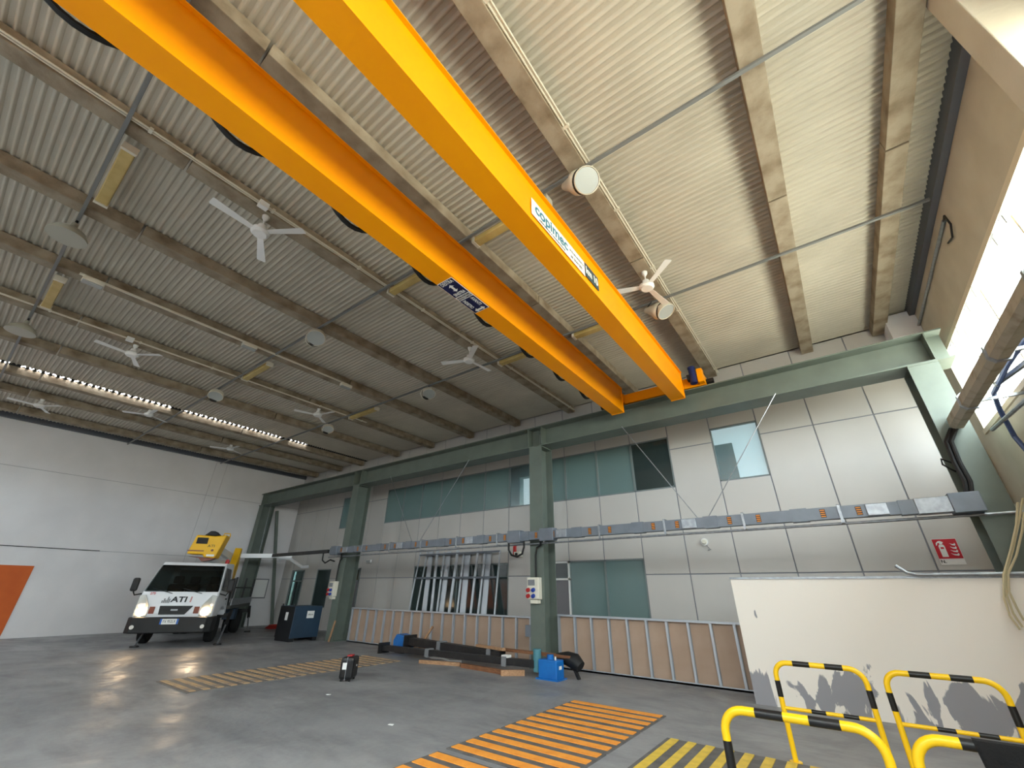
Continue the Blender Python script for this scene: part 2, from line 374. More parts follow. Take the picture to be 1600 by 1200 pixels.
# --- right wall with the window band
wr = MB().box(XR, XR+0.28, YB-0.3, WP+0.3, 0, WIN_Z0).box(XR, XR+0.28, YB-0.3, WP+0.3, WIN_Z1, 7.4).box(XR, XR+0.28, WIN_Y1, WP+0.3, WIN_Z0, WIN_Z1).build('wall_right', M_rwall); tag(wr, kind='structure')
PIL = [(3.82, 4.14)]
for a, b in PIL: MB().box(2.17, XR, a, b, 0.0, 7.12).build('pilaster', M_rwall, wr, bevel=0.01)
MB().box(2.33, XR, 10.95, 11.42, 0.0, 4.0).build('pilaster', M_rwall, wr, bevel=0.01)
win = thing('window_1', None, None, (XR+0.1, 1.1, WIN_Z0), kind='structure')
mb = MB().box(XR-0.03, XR+0.2, YB, WIN_Y1, WIN_Z1-0.09, WIN_Z1).box(XR-0.03, XR+0.2, YB, WIN_Y1, WIN_Z0, WIN_Z0+0.08)
mb.build('frame', mat('window_frame_cream', (226, 214, 190), 0.5), win, world=True)
ys = [YB, -6.6, -4.2, -1.8, 0.6, 3.0, 4.7, 6.4, 8.1, 9.4, WIN_Y1]
for y in ys[1:-1]: MB().box(XR+0.1, XR+0.14, y-0.02, y+0.02, WIN_Z0+0.08, WIN_Z1-0.09).build('mullion', MATS['window_frame_cream'], win, world=True)
for a, b in zip(ys[:-1], ys[1:]):
    MB().box(XR+0.118, XR+0.122, a+0.02, b-0.02, WIN_Z0+0.08, WIN_Z1-0.09).build('pane', M_clear, win, world=True)
    if b > 2:
        for yy in (a+0.22, b-0.22):
            mb = MB().bar((XR-0.03, yy, WIN_Z1-0.11), (XR-0.10, yy, WIN_Z1-0.24), 0.015, 0.02).bar((XR-0.03, yy+0.05, WIN_Z1-0.11), (XR-0.02, yy+0.07, WIN_Z1-0.26), 0.012, 0.02)
            mb.build('hinge_arm', M_grey, win, world=True)

# --- panel wall with its windows and doors
KX = (12.2/12.1)*16/17
def zz(z): return ((z-1.7)*(12.2/12.1)+1.7)*16/17
MX = [(1.45-1.1775*k)*KX for k in range(-1, 22)]; MX[0] = XR; MX.append(XE)     # module lines, right to left
Z_TR, Z_HD, Z_SL, Z_T2, Z_WH, Z_TOP = zz(2.13), zz(2.53), zz(4.37), zz(5.45), zz(5.84), 7.28
wf_m = MB()
solid = []      # (x0,x1,z0,z1) panels
wins = []       # (x0,x1,z0,z1,kind)
def module(k): return MX[k+1], MX[k]
for k in range(len(MX)-1):
    a, b = module(k)
    up = 'w' if (k == 3 or 5 <= k <= 15 or k == 18) else 's'
    low = 's'
    if k in (6, 7): low = 'w'
    elif k in (8, 17): low = 'd'
    elif k in (10, 11, 12, 13): low = 'w'
    elif k == 19: low = 'n'
    elif k in (21,): low = 'd'
    if up == 'w':
        solid.append((a, b, Z_WH, Z_TOP)); wins.append((a, b, Z_SL, Z_WH, k)); top = Z_SL
    else:
        solid.append((a, b, Z_T2, Z_TOP)); top = Z_T2
    if low == 's': solid += [(a, b, Z_TR, top), (a, b, 0.02, Z_TR)]
    elif low == 'w': solid += [(a, b, Z_HD, top), (a, b, 0.02, 0.62)]; wins.append((a, b, 0.62, Z_HD, 100+k))
    elif low == 'n': solid += [(a, b, Z_HD, top), (a, a+0.18, 0.02, Z_HD), (a+1.05, b, 0.02, Z_HD), (a+0.18, a+1.05, 0.02, 0.9)] if False else [(a, b, Z_HD, top), (a, b, 0.02, 0.85)]; wins.append((a, b, 0.85, Z_HD, 100+k)) if low == 'n' else None
    elif low == 'd': solid.append((a, b, Z_HD, top)); wins.append((a, b, 0.0, Z_HD, 200+k))
wf = MB().box(XE-0.3, XR+0.3, WP+0.85, WP+1.0, 0, 7.4).build('wall_far', M_officed); tag(wf, kind='structure')
gap = 0.013
for (a, b, z0, z1) in solid:
    MB().box(a+gap, b-gap, WP, WP+0.07, z0+gap, z1-gap).build('wall_panel', M_panel, wf, bevel=0.004)
    MB().box(a-0.001, b+0.001, WP+0.012, WP+0.09, z0-0.001, z1+0.001).build('panel_backing', M_joint, wf)
wn = 1; dn = 0
def niche(par, a, b, z0, z1, m, depth=0.55):
    mb = MB().box(a, b, WP+depth, WP+depth+0.04, z0-0.05, z1+0.05)
    return mb.build('back_panel', m, par, world=True)
for (a, b, z0, z1, k) in wins:
    if k >= 200:
        dn += 1; d = thing('door_%d' % dn, None, None, ((a+b)/2, WP, 0), kind='structure')
        fw = 0.05
        MB().box(a, a+fw, WP-0.02, WP+0.09, 0, z1).box(b-fw, b, WP-0.02, WP+0.09, 0, z1).box(a, b, WP-0.02, WP+0.09, z1-fw, z1).box(a, b, WP-0.02, WP+0.09, Z_TR-0.12, Z_TR-0.07).build('frame', M_frame if k != 208 else M_white, d, world=True)
        MB().box(a+fw, b-fw, WP+0.03, WP+0.045, Z_TR-0.07, z1-fw).build('transom_pane', M_panedark, d, world=True)
        if k == 221:
            c = (a+b)/2
            MB().box(a+fw, b-fw, WP+0.03, WP+0.045, 0.02, Z_TR-0.12).build('pane', M_panedark, d, world=True)
            MB().box(c-0.03, c+0.03, WP, WP+0.06, 0.02, Z_TR-0.12).build('stile', M_ink, d, world=True)
        else:
            lf = MB().box(a+fw+(0.22 if k == 217 else 0), b-fw, WP+0.02, WP+0.06, 0.01, Z_TR-0.12).build('leaf', M_door, d, world=True)
            if k == 217: MB().box(a+fw, a+fw+0.20, WP+0.03, WP+0.045, 0.02, Z_TR-0.12).build('side_pane', M_panedark, d, world=True)
            hx = b-fw-0.1; h = MB().cyl((hx, WP+0.02, 1.0), (hx, WP-0.04, 1.0), 0.01).cyl((hx, WP-0.04, 1.0), (hx-0.1, WP-0.04, 1.0), 0.01).build('door_handle', M_galv, d, world=True)
        niche(d, a, b, 0, z1, M_officed)
        continue
    wn += 1; w = thing('window_%d' % wn, None, None, ((a+b)/2, WP, z0), kind='structure'); fw = 0.028
    MB().box(a, a+fw, WP+0.005, WP+0.08, z0, z1).box(b-fw, b, WP+0.005, WP+0.08, z0, z1).box(a, b, WP+0.005, WP+0.08, z0, z0+fw).box(a, b, WP+0.005, WP+0.08, z1-fw, z1).build('frame', M_frame, w, world=True)
    low = k >= 100
    pm = M_panelight if k in (3, 9) else M_pane
    if low: pm = M_panedark if k-100 in (10, 11, 12, 13, 19) else M_pane
    if k in (5, 6, 10, 11, 12): pm = M_panedark if k in (5,) else M_pane
    MB().box(a+fw, b-fw, WP+0.035, WP+0.043, z0+fw, z1-fw).build('pane', pm, w, world=True)
    bmats = {3: M_backglow, 5: M_officed, 6: M_officed, 7: M_office, 9: M_backglow, 8: M_office}
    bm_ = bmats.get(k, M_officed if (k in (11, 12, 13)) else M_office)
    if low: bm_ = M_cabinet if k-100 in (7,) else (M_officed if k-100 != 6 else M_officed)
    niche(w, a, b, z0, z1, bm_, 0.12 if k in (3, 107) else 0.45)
    if k == 3: MB().box(a+0.03, a+0.45, WP+0.06, WP+0.11, z0+0.03, z0+0.95).build('cabinet', M_cabinet, w, world=True)
    if k == 9: MB().box(a+0.03, a+0.4, WP+0.06, WP+0.3, z0+0.03, z1-0.03).box(a+.03, b-.03, WP+.06, WP+.3, z1-.42, z1-.03).build('cabinet', M_cabinet, w, world=True)
    if low and k-100 in (10, 11, 12, 13):
        mb = MB()
        for i in range(10): mb.box(a+fw+0.02+i*0.11, a+fw+0.045+i*0.11, WP+0.1, WP+0.12, z0+0.6, z1-0.05)
        mb.build('blind_slats', M_cabinet, w, world=True)
MB().box(2.12, XR, 10.9, WP+0.1, 6.55, 7.12).build('corner_block', M_endwall, wr, bevel=0.01)

# ================================================================ CRANE RUNWAY
RY, RH, RZ0, RZ1 = 9.70, 0.27, 5.29, 5.88
CX = [2.045, -6.23, -14.77, -22.68]
clab = ['grey green steel column beside the bright window band', 'grey green steel column between the two stud partitions', 'grey green steel column behind the dark blue bin', 'grey green steel column against the white end wall']
for x, lb in zip(CX, clab):
    c = thing('steel_column', lb, 'column', (x, RY, 0), group='columns carrying the crane runway')
    hw = 0.205
    MB().box(x-hw, x+hw, 9.44, 9.462, 0.02, RZ0-0.02).build('flange', M_green, c, world=True)
    MB().box(x-hw, x+hw, 9.985, 10.007, 0.02, RZ0-0.02).build('flange', M_green, c, world=True)
    MB().box(x-0.008, x+0.008, 9.462, 9.985, 0.02, RZ0-0.02).build('web', M_green, c, world=True)
    MB().box(x-hw-0.03, x+hw+0.03, 9.41, 10.04, 0.0, 0.02).build('base_plate', M_green, c, world=True)
    MB().box(x-hw, x+hw, 9.43, 10.02, RZ0-0.02, RZ0).build('cap_plate', M_green, c, world=True)
spans = [(2.48, CX[1]+0.01), (CX[1]-0.01, CX[2]+0.01), (CX[2]-0.01, XE+0.04)]
slab = ['grey green runway beam spanning from the window side to the middle column', 'grey green runway beam above the ribbon of upper windows', 'grey green runway beam ending at the white end wall']
for (x1, x0), lb in zip(spans, slab):
    c = thing('runway_beam', lb, 'beam', ((x0+x1)/2, RY, RZ0), group='crane runway beams')
    MB().box(x0, x1, RY-RH, RY+RH, RZ1-0.025, RZ1).build('flange', M_green, c, world=True)
    MB().box(x0, x1, RY-RH, RY+RH, RZ0, RZ0+0.025).build('flange', M_green, c, world=True)
    MB().box(x0, x1, RY-0.01, RY+0.01, RZ0+0.025, RZ1-0.025).build('web', M_green, c, world=True)
    for xx in (x0+0.2, x1-0.24):
        MB().box(xx-0.01, xx+0.01, RY-RH+0.01, RY+RH-0.01, RZ0+0.025, RZ1-0.025).build('stiffener', M_green, c, world=True)
    MB().box(x0, x1, RY-0.03, RY+0.03, RZ1, RZ1+0.05).build('rail', M_blacksteel, c, world=True)
# runway on the camera side of the hall
c = thing('runway_beam', 'grey green runway beam on the camera side carrying the crane ends', 'beam', (-10, -7.6, RZ0), group='crane runway beams')
MB().box(XE+0.04, 2.4, -7.85, -7.35, RZ1-0.025, RZ1).build('flange', M_green, c, world=True)
MB().box(XE+0.04, 2.4, -7.85, -7.35, RZ0, RZ0+0.025).build('flange', M_green, c, world=True)
MB().box(XE+0.04, 2.4, -7.61, -7.59, RZ0+0.025, RZ1-0.025).build('web', M_green, c, world=True)
for x in CX:
    c = thing('steel_column', 'grey green steel column of the runway behind the viewpoint', 'column', (x, -7.6, 0), group='columns behind the viewpoint')
    MB().box(x-0.2, x+0.2, -7.88, -7.86, 0, RZ0).build('flange', M_green, c, world=True)
    MB().box(x-0.2, x+0.2, -7.34, -7.32, 0, RZ0).build('flange', M_green, c, world=True)
    MB().box(x-0.01, x+0.01, -7.86, -7.34, 0, RZ0).build('web', M_green, c, world=True)
# raking strut by the end wall
solo(MB().bar((-22.45, 10.15, 5.1), (-22.35, 11.2, 0.0), 0.12, 0.12), 'raking_strut', M_green, 'dark raking steel strut behind the column at the end wall', 'strut')

# ================================================================ OVERHEAD CRANE
cr = thing('overhead_crane', 'orange yellow double girder overhead travelling crane under the roof', 'crane', (-2.9, 1.0, 5.93))
GZ0, GZ1, GY0, GY1 = 5.647, 6.306, -7.2, 9.32
G = [(-3.783, -3.464), (-2.278, -1.967)]
for a, b in G:
    g = MB().box(a+0.012, b-0.012, GY0, GY1, GZ0+0.012, GZ1-0.015).build('girder', M_crane, cr, world=True)
    fl_ = MB().box(a, b, GY0, GY1, GZ0, GZ0+0.012).build('bottom_plate', M_crane, cr, world=True)
    MB().box(a-0.035, b+0.035, GY0, GY1, GZ1-0.015, GZ1).build('top_plate', M_crane, cr, world=True)
    MB().box(a-0.01, b+0.01, GY1, GY1+0.02, GZ0-0.01, GZ1).build('end_plate', M_crane, cr, world=True)
    MB().box((a+b)/2-0.02, (a+b)/2+0.02, GY0, GY1, GZ1, GZ1+0.04).build('trolley_rail', M_blacksteel, cr, world=True)
    MB().box(a+0.02, b-0.02, GY1+0.02, RY-0.16, 5.96, 6.22).build('seat_bracket', M_crane, cr, world=True)
for yy in (RY, -7.6):
    MB().box(-4.05, -1.50, yy-0.15, yy+0.15, 5.96, 6.22).build('end_carriage', M_crane, cr, world=True, bevel=0.01)
    for xx in (-3.7, -1.9):
        MB().cyl((xx, yy-0.05, 6.03), (xx, yy+0.05, 6.03), 0.10).build('wheel', M_blacksteel, cr, world=True, smooth=True)
    for s, xx in ((1, -1.50), (-1, -4.05)):
        MB().cyl((xx, yy, 6.08), (xx+s*0.16, yy, 6.08), 0.065).build('buffer', M_black, cr, world=True, smooth=True)
MB().box(-1.62, -1.50, RY-0.32, RY-0.15, 5.98, 6.32).build('motor_bracket', M_crane, cr, world=True)
mo = MB().cyl((-1.72, RY-0.30, 5.98), (-1.72, RY-0.30, 6.20), 0.085, n=16).build('motor', M_motor, cr, world=True, smooth=True)
mb = MB().cyl((-1.72, RY-0.30, 6.20), (-1.72, RY-0.30, 6.36), 0.075, n=16).cyl((-1.72, RY-0.30, 6.36), (-1.72, RY-0.30, 6.40), 0.085, n=16); MB.build(mb, 'motor_cowl', M_motor, cr, world=True, smooth=True)
MB().box(-1.84, -1.78, RY-0.38, RY-0.24, 6.06, 6.2).build('terminal_box', M_black, cr, world=True)
MB().cyl((-3.95, RY-0.25, 5.98), (-3.95, RY-0.25, 6.18), 0.08, n=14).build('motor', M_black, cr, world=True, smooth=True)
# festoon loops on the far side of the left girder
fy = [-2.6, -1.75, -0.82, 0.42, 1.74, 3.02, 4.38, 5.70, 6.93, 8.1]
for i in range(len(fy)):
    c0 = fy[i]; pts = []
    for j in range(13):
        t = j/12; pts.append((-3.90, c0-0.55+1.1*t, 6.22-(6.22-5.70)*math.sin(PI*t)**0.8))
    mb = MB()
    for dx in (-0.02, 0.0, 0.02): mb.tube([(p[0]+dx, p[1], p[2]) for p in pts], 0.017, 6)
    mb.build('festoon_loop', M_black, cr, world=True, smooth=True)
MB().box(-3.93, -3.87, GY0, GY1, 6.22, 6.26).build('festoon_rail', M_galv, cr, world=True)
for y in np.arange(-7, 9.3, 1.1): MB().box(-3.9, -3.78, y-0.02, y+0.02, 6.25, 6.29).build('rail_bracket', M_galv, cr, world=True)
# maker's plate on the right girder
XG = -1.967+0.001
lp = MB().box(XG, XG+0.004, 2.98, 4.39, 5.755, 6.035).build('maker_plate', M_sticker, cr, world=True); tag(lp, 'white maker plate with teal lettering')
def girder_text(body, size, material, y, z, bold=0.0, xs=1.0, par=None):
    M = frameM((XG+0.0055-cr.location.x, y-cr.location.y, z-cr.location.z), (0, 1, 0), (0, 0, 1))
    return text('lettering', body, size, material, par or cr, M, bold, xs)
girder_text('copimec', 0.25, M_teal, 3.47, 5.925, 0.005, 0.98, lp)
girder_text('sollevamento e movimentazione', 0.055, M_ink, 3.48, 5.80, 0.0, 0.9, lp)
girder_text('SOLLEVAMENTO', 0.05, M_ink, 4.15, 5.93, 0.0, 1.1, lp)
girder_text('tel. 0444 000', 0.075, M_ink, 4.13, 5.83, 0.0, 0.85, lp)
kp = MB().box(XG, XG+0.004, 4.41, 4.86, 5.79, 6.05).build('capacity_plate', M_slate, cr, world=True)
girder_text('km 10', 0.19, M_sticker, 4.63, 5.92, 0.006, 0.85, kp)
# direction sign under the left girder
ZG = GZ0-0.001
sp = MB().box(-3.775, -3.485, 3.15, 4.01, ZG-0.004, ZG).build('direction_sign', M_sticker, cr, world=True)
MB().box(-3.765, -3.495, 3.16, 3.52, ZG-0.0055, ZG-0.003).build('blue_field', M_navy, sp).location = (0, 0, 0)
def under(o):   # sub-part built in world coordinates of the crane
    pass
for ch in list(sp.children): bpy.data.objects.remove(ch)
def crane_part(mb, name, material, par):
    L = cr.location; mb.v = [(v[0]-L.x, v[1]-L.y, v[2]-L.z) for v in mb.v]; return mb.build(name, material, par)
crane_part(MB().box(-3.767, -3.493, 3.16, 3.53, ZG-0.0055, ZG-0.003), 'blue_field', M_navy, sp)
crane_part(MB().box(-3.767, -3.493, 3.64, 4.00, ZG-0.0055, ZG-0.003), 'blue_field', M_navy, sp)
def sign_text(body, size, material, x, y, ex, ey, bold=0.0, xs=1.0):
    return text('lettering', body, size, material, sp, frameM((x-cr.location.x, y-cr.location.y, ZG-0.0065-cr.location.z), ex, ey), bold, xs)
sign_text('DESTRA', 0.095, M_sticker, -3.63, 3.207, (1, 0, 0), (0, -1, 0), 0.001, 0.66)
sign_text('SINISTRA', 0.09, M_sticker, -3.63, 3.483, (1, 0, 0), (0, -1, 0), 0.001, 0.58)
sign_text('NON SOSTARE', 0.045, M_ink, -3.63, 3.565, (1, 0, 0), (0, -1, 0), 0.001, 0.8)
sign_text('SOTTO I CARICHI', 0.045, M_ink, -3.63, 3.61, (1, 0, 0), (0, -1, 0), 0.001, 0.7)
sign_text('AVANTI', 0.09, M_sticker, -3.55, 3.77, (0, 1, 0), (1, 0, 0), 0.001, 0.68)
sign_text('INDIETRO', 0.09, M_sticker, -3.71, 3.77, (0, 1, 0), (1, 0, 0), 0.001, 0.55)
def arrow(cx, cy, dx, dy, L):
    d = Vector((dx, dy, 0)); n = Vector((-dy, dx, 0)); c = Vector((cx, cy, ZG-0.0062))
    P = [d*L, d*(L*0.45)+n*0.05, d*(L*0.45)+n*0.02, -d*(L*0.45)+n*0.02, -d*(L*0.45)+n*0.05, -d*L, -d*(L*0.45)-n*0.05, -d*(L*0.45)-n*0.02, d*(L*0.45)-n*0.02, d*(L*0.45)-n*0.05]
    crane_part(MB().prism([c+p for p in P], (0, 0, 0.002)), 'arrow', M_sticker, sp)
arrow(-3.63, 3.345, 0, 1, 0.085); arrow(-3.63, 3.96, 1, 0, 0.10)

# ================================================================ CEILING SERVICES
LY = {'C': -0.42, 'A': 3.62, 'B': 7.16}
for k, lb in (('C', 'grey conduit channel crossing the roof beams nearest the viewpoint'), ('A', 'grey conduit channel crossing the roof beams above the maker plate'), ('B', 'grey conduit channel crossing the roof beams nearest the panel wall')):
    y = LY[k]; mb = MB().box(XE+0.1, XR-0.15, y-0.022, y+0.022, ZB-0.04, ZB-0.002)
    solo(mb, 'conduit_channel', M_conduit, lb, 'conduit', group='conduit channels under the roof beams')
for bx, y0, y1, lb in ((-1.59, -6, 11.3, 'pair of pale conduit pipes along the roof beam right of the crane'), (-6.05, -6, 11.3, 'pair of pale conduit pipes along the first roof beam left of the crane'), (-12.75, -6, 8, 'pair of pale conduit pipes along the roof beam carrying four fans')):
    t = thing('conduit_pipe', lb, 'pipe', (bx+0.16, 2, ZB), group='conduit pipes along roof beams')
    for dx in (0.145, 0.185): MB().cyl((bx+dx, y0, ZB+0.035), (bx+dx, y1, ZB+0.035), 0.013, n=8).build('pipe', M_ivory, t, world=True, smooth=True)
    for yy in np.arange(y0+1, y1, 1.6): MB().box(bx+0.126, bx+0.21, yy-0.02, yy+0.02, ZB+0.015, ZB+0.055).build('clip', M_ivory, t, world=True)
# yellowed battens
bt = [('C', -6.3, 'nearest the viewpoint, above the left girder'), ('C', -10.75, 'near the left frame edge'), ('A', -2.15, 'between the two crane girders beside the maker plate'), ('A', -4.4, 'just left of the direction sign'), ('A', -10.85, 'in the middle of the dark roof'), ('B', -2.2, 'between the far ends of the crane girders'), ('B', -4.4, 'left of the far end of the left girder'), ('B', -11.0, 'towards the panel wall in the dark roof')]
for k, x, lb in bt:
    t = thing('batten_light', 'yellowed tube light fitting under the roof, '+lb, 'light', (x-0.75, LY[k]+0.14, ZB-0.10), group='yellowed tube lights')
    y = LY[k]+0.14
    MB().box(x-1.45, x-0.05, y-0.075, y+0.075, ZB-0.10, ZB-0.005).build('diffuser', M_amber, t, world=True, bevel=0.015)
    for xx in (x-1.5, x-0.05): MB().box(xx, xx+0.05, y-0.085, y+0.085, ZB-0.11, ZB-0.0).build('end_cap', M_ivory, t, world=True)
# bell lamps
def flood(x, y, z, body, face, lb, k=1.0):
    """lamp with a coned housing lying sideways and a round glazed front turned down towards the floor"""
    t = thing('bell_lamp', lb, 'lamp', (x, y, z), group='industrial bell lamps')
    def R(d): return Vector((0, 0, -1)).rotation_difference(Vector(d).normalized()).to_matrix().to_4x4()
    B = R(body)
    MB().lathe([(r*k, q*k) for r, q in ((0.0, 0.36), (0.05, 0.36), (0.065, 0.32), (0.11, 0.19), (0.165, 0.10), (0.172, 0.03), (0.16, 0.0))], 24, B).build('housing', M_ivory, t, smooth=True)
    c = Vector(body).normalized()*0.10*k; Fm = Matrix.Translation(c) @ R(face)
    MB().lathe([(r*k, q*k) for r, q in ((0.15, 0.11), (0.172, 0.09), (0.182, -0.02), (0.172, -0.025), (0.166, -0.005))], 28, Fm).build('front_ring', M_ivory, t, smooth=True)
    MB().cyl((0, 0, -0.012*k), (0, 0, -0.004*k), 0.166*k, n=28).xf(Fm).build('lens', M_lens, t)
    MB().lathe([(0.166*k, 0.012*k), (0.172*k, 0.0), (0.166*k, -0.012*k)], 24, B).build('clamp_ring', M_dark, t, smooth=True)
    e = B @ Vector((0, 0, 0.35*k)); zt = ZB-0.042-z
    MB().tube([e, (e.x*0.9, 0.0, zt*0.6), (e.x*0.5, 0.0, zt)], 0.012, 6).build('suspension', M_black, t, smooth=True)
    MB().bar((0.03, 0, 0.1), (0.03, 0, zt), 0.03, 0.012).build('bracket', M_blacksteel, t)
def bell(x, y, z, lb, k=1.0):
    t = thing('bell_lamp', lb, 'lamp', (x, y, z), group='industrial bell lamps')
    MB().lathe([(r*k, q*k) for r, q in ((0.0, 0.30), (0.04, 0.30), (0.05, 0.22), (0.10, 0.19), (0.20, 0.12), (0.245, 0.03), (0.25, 0.0), (0.235, 0.0))], 28).build('reflector', mat('lamp_grey_green', (168, 166, 152), 0.4), t, smooth=True)
    MB().cyl((0, 0, 0.012*k), (0, 0, 0.02*k), 0.232*k, n=28).build('lens', M_lens, t)
    MB().cyl((0, 0, 0.29*k), (0, 0, ZB-0.042-z), 0.018, n=8).build('suspension', M_black, t, smooth=True)
flood(-1.54, 3.60, 6.66, (0.82, -0.15, -0.52), (0.55, -0.45, -0.70), 'ivory bell lamp turned sideways beside the maker plate of the crane')
flood(-1.62, 7.10, 6.62, (0.85, -0.10, -0.48), (0.45, -0.05, -0.9), 'ivory bell lamp turned sideways just below the fan right of the crane')
bell(-8.60, -0.42, 6.56, 'wide shallow bell lamp hanging at the upper left near the yellowed tube light')
bell(-13.2, -0.42, 6.56, 'wide shallow bell lamp hanging at the far left frame edge')
flood(-8.30, 3.60, 6.66, (0.90, -0.2, -0.35), (0.5, -0.25, -0.9), 'ivory bell lamp in the middle of the dark roof above the left fan row', 1.1)
flood(-13.75, 3.60, 6.70, (0.90, -0.2, -0.35), (0.4, -0.2, -0.9), 'ivory bell lamp deep in the dark roof beyond the middle fans', 1.1)
flood(-8.42, 7.14, 6.68, (0.90, -0.2, -0.35), (0.4, -0.2, -0.9), 'ivory bell lamp left of the far crane end near the panel wall', 1.05)
flood(-13.6, 7.14, 6.70, (0.90, -0.2, -0.35), (0.4, -0.2, -0.9), 'ivory bell lamp near the panel wall above the middle runway column', 1.05)
# fans
def fan(x, y, z, ang, lb):
    t = thing('ceiling_fan', lb, 'fan', (x, y, z), ang, group='white ceiling fans')
    MB().lathe([(0.0, -0.05), (0.10, -0.045), (0.135, -0.01), (0.135, 0.03), (0.10, 0.06), (0.065, 0.085), (0.06, 0.14), (0.03, 0.16), (0.0, 0.16)], 24).build('motor_housing', M_white, t, smooth=True)
    MB().cyl((0, 0, 0.15), (0, 0, ZB-z-0.03), 0.013, n=8).build('stem', M_white, t, smooth=True)
    MB().lathe([(0.015, ZB-z-0.10), (0.05, ZB-z-0.04), (0.055, ZB-z)], 14).build('canopy', M_white, t, smooth=True)
    for i in range(3):
        a = 2*PI*i/3; Mr = Matrix.Rotation(a, 4, 'Z') @ Matrix.Rotation(math.radians(9), 4, 'X')
        b = MB().prism([(0.11, -0.045, 0.0), (0.70, -0.07, 0.0), (0.715, -0.05, 0), (0.715, 0.05, 0), (0.70, 0.07, 0.0), (0.11, 0.045, 0.0)], (0, 0, 0.006)).xf(Mr); b.build('blade', M_white, t)
fan(-6.05, 1.38, 6.62, math.radians(34), 'white three-blade ceiling fan left of the crane, nearest the viewpoint')
fan(-6.05, 6.31, 6.60, math.radians(84), 'white three-blade ceiling fan left of the crane towards the panel wall')
fan(-1.59, 6.22, 6.62, math.radians(80), 'white three-blade ceiling fan right of the crane girders')
fan(-12.75, 1.37, 6.70, math.radians(38), 'white three-blade ceiling fan in the dark roof above the bright slit')
fan(-12.75, 6.26, 6.74, math.radians(12), 'small-looking white ceiling fan in the dark roof nearest the runway')
fan(-19.42, 0.62, 6.74, math.radians(36), 'white ceiling fan above the end wall at the left frame edge')
fan(-17.62, 2.98, 6.80, math.radians(0), 'white ceiling fan hanging just below the bright roof slit')
fan(-19.42, 6.24, 6.78, math.radians(2), 'white ceiling fan above the end wall nearest the runway corner')
# emergency lights on a white trunking
tk = solo(MB().box(-10.30, -10.27, -0.1, 5.7, ZB-0.05, ZB-0.01), 'white_trunking', M_ivory, 'pale cable trunking along a beam linking three emergency lights', 'trunking')
for y, lb in ((0.12, 'nearest the viewpoint'), (3.0, 'in the middle of the trunking'), (5.66, 'nearest the panel wall')):
    t = thing('emergency_light', 'pale emergency light under the dark roof, '+lb, 'light', (-10.28, y, ZB-0.18), group='emergency lights on the trunking')
    MB().box(-10.36, -10.20, y-0.16, y+0.16, ZB-0.14, ZB-0.05).build('housing', M_ivory, t, world=True, bevel=0.012)
    MB().box(-10.35, -10.21, y-0.15, y+0.15, ZB-0.165, ZB-0.14).build('lens', M_lens, t, world=True, bevel=0.008)
# junction boxes above the fans
for x, y, lb in ((-6.05, 1.25, 'small white junction box above the nearest fan left of the crane'), (-12.75, 1.2, 'small white junction box above the fan over the bright slit')):
    solo(MB().box(x+0.13, x+0.22, y-0.07, y+0.07, ZB-0.03, ZB+0.07), 'junction_box', M_white, lb, 'box')

# ================================================================ BUSBAR, WIRES, BOXES ON THE PANEL WALL SIDE
bz0, bz1, by0, by1 = 2.76, 2.96, 9.18, 9.33
bb = thing('busbar_trunking', 'long grey busbar trunking running in front of the columns', 'trunking', (-6.5, 9.25, bz0))
xs = np.arange(1.15, -15.2, -1.5)
for i, x in enumerate(xs):
    MB().box(x-1.485, x, by0, by1, bz0, bz1).build('trunking_length', M_bus, bb, world=True)
    MB().box(x-0.20, x+0.06, by0-0.012, by1+0.012, bz0-0.012, bz1+0.012).build('joint_cover', M_bus, bb, world=True)
    if i % 2 == 0: MB().box(x-0.62, x-0.34, by0-0.03, by0, bz0+0.01, bz1-0.01).build('cover_plate', M_galv, bb, world=True, bevel=0.006)
    for dx in (0.72, 1.22):
        lo = MB().box(x-dx-0.04, x-dx+0.04, by0-0.003, by0, bz0+0.03, bz1-0.03).build('warning_label', M_ink, bb, world=True)
        st = MB()
        for q in range(4): st.box(-0.034, 0.034, -0.002, 0.0, -0.06+q*0.034, -0.042+q*0.034)
        L = bb.location; st.v = [(v[0]+x-dx-L.x, v[1]+by0-0.003-L.y, v[2]+(bz0+bz1)/2-L.z) for v in st.v]; st.build('label_stripes', M_olabel, lo)
    xb = x-0.98
    MB().box(xb-0.02, xb+0.02, by0-0.02, by0-0.005, bz0-0.06, bz1+0.03).box(xb-0.02, xb+0.02, by0-0.02, by1+0.1, bz1+0.015, bz1+0.03).box(xb-0.02, xb+0.02, by0-0.02, by1+0.1, bz0-0.075, bz0-0.06).build('bracket', M_galv, bb, world=True)
MB().box(1.15, 1.58, by0-0.02, by1+0.02, bz0-0.02, bz1+0.02).build('feed_box', M_galv, bb, world=True, bevel=0.008)
MB().box(1.55, 1.90, by0-0.05, by1+0.05, bz0-0.04, bz1+0.05).build('end_feed_box', M_bus, bb, world=True, bevel=0.01)
for x in (-5.75, -6.75, -15.0): MB().box(x-0.2, x+0.2, by0-0.05, by1+0.02, bz0-0.05, bz1+0.05).build('tap_off_box', M_bus, bb, world=True, bevel=0.01)
solo(MB().box(-19.8, -15.5, 9.22, 9.32, 2.80, 2.92), 'cable_rail', M_blacksteel, 'thin dark rail running on from the far end of the busbar', 'rail')
solo(MB().cyl((2.58, 9.36, 2.70), (-15.6, 9.36, 2.66), 0.022, n=10), 'conduit_tube', M_galv, 'thin steel conduit tube hung below the busbar trunking', 'pipe', smooth=True)
def wire(p, q, lb, r=0.009):
    solo(MB().cyl(p, q, r, n=6), 'stay_wire', M_galv, lb, 'wire', smooth=True)
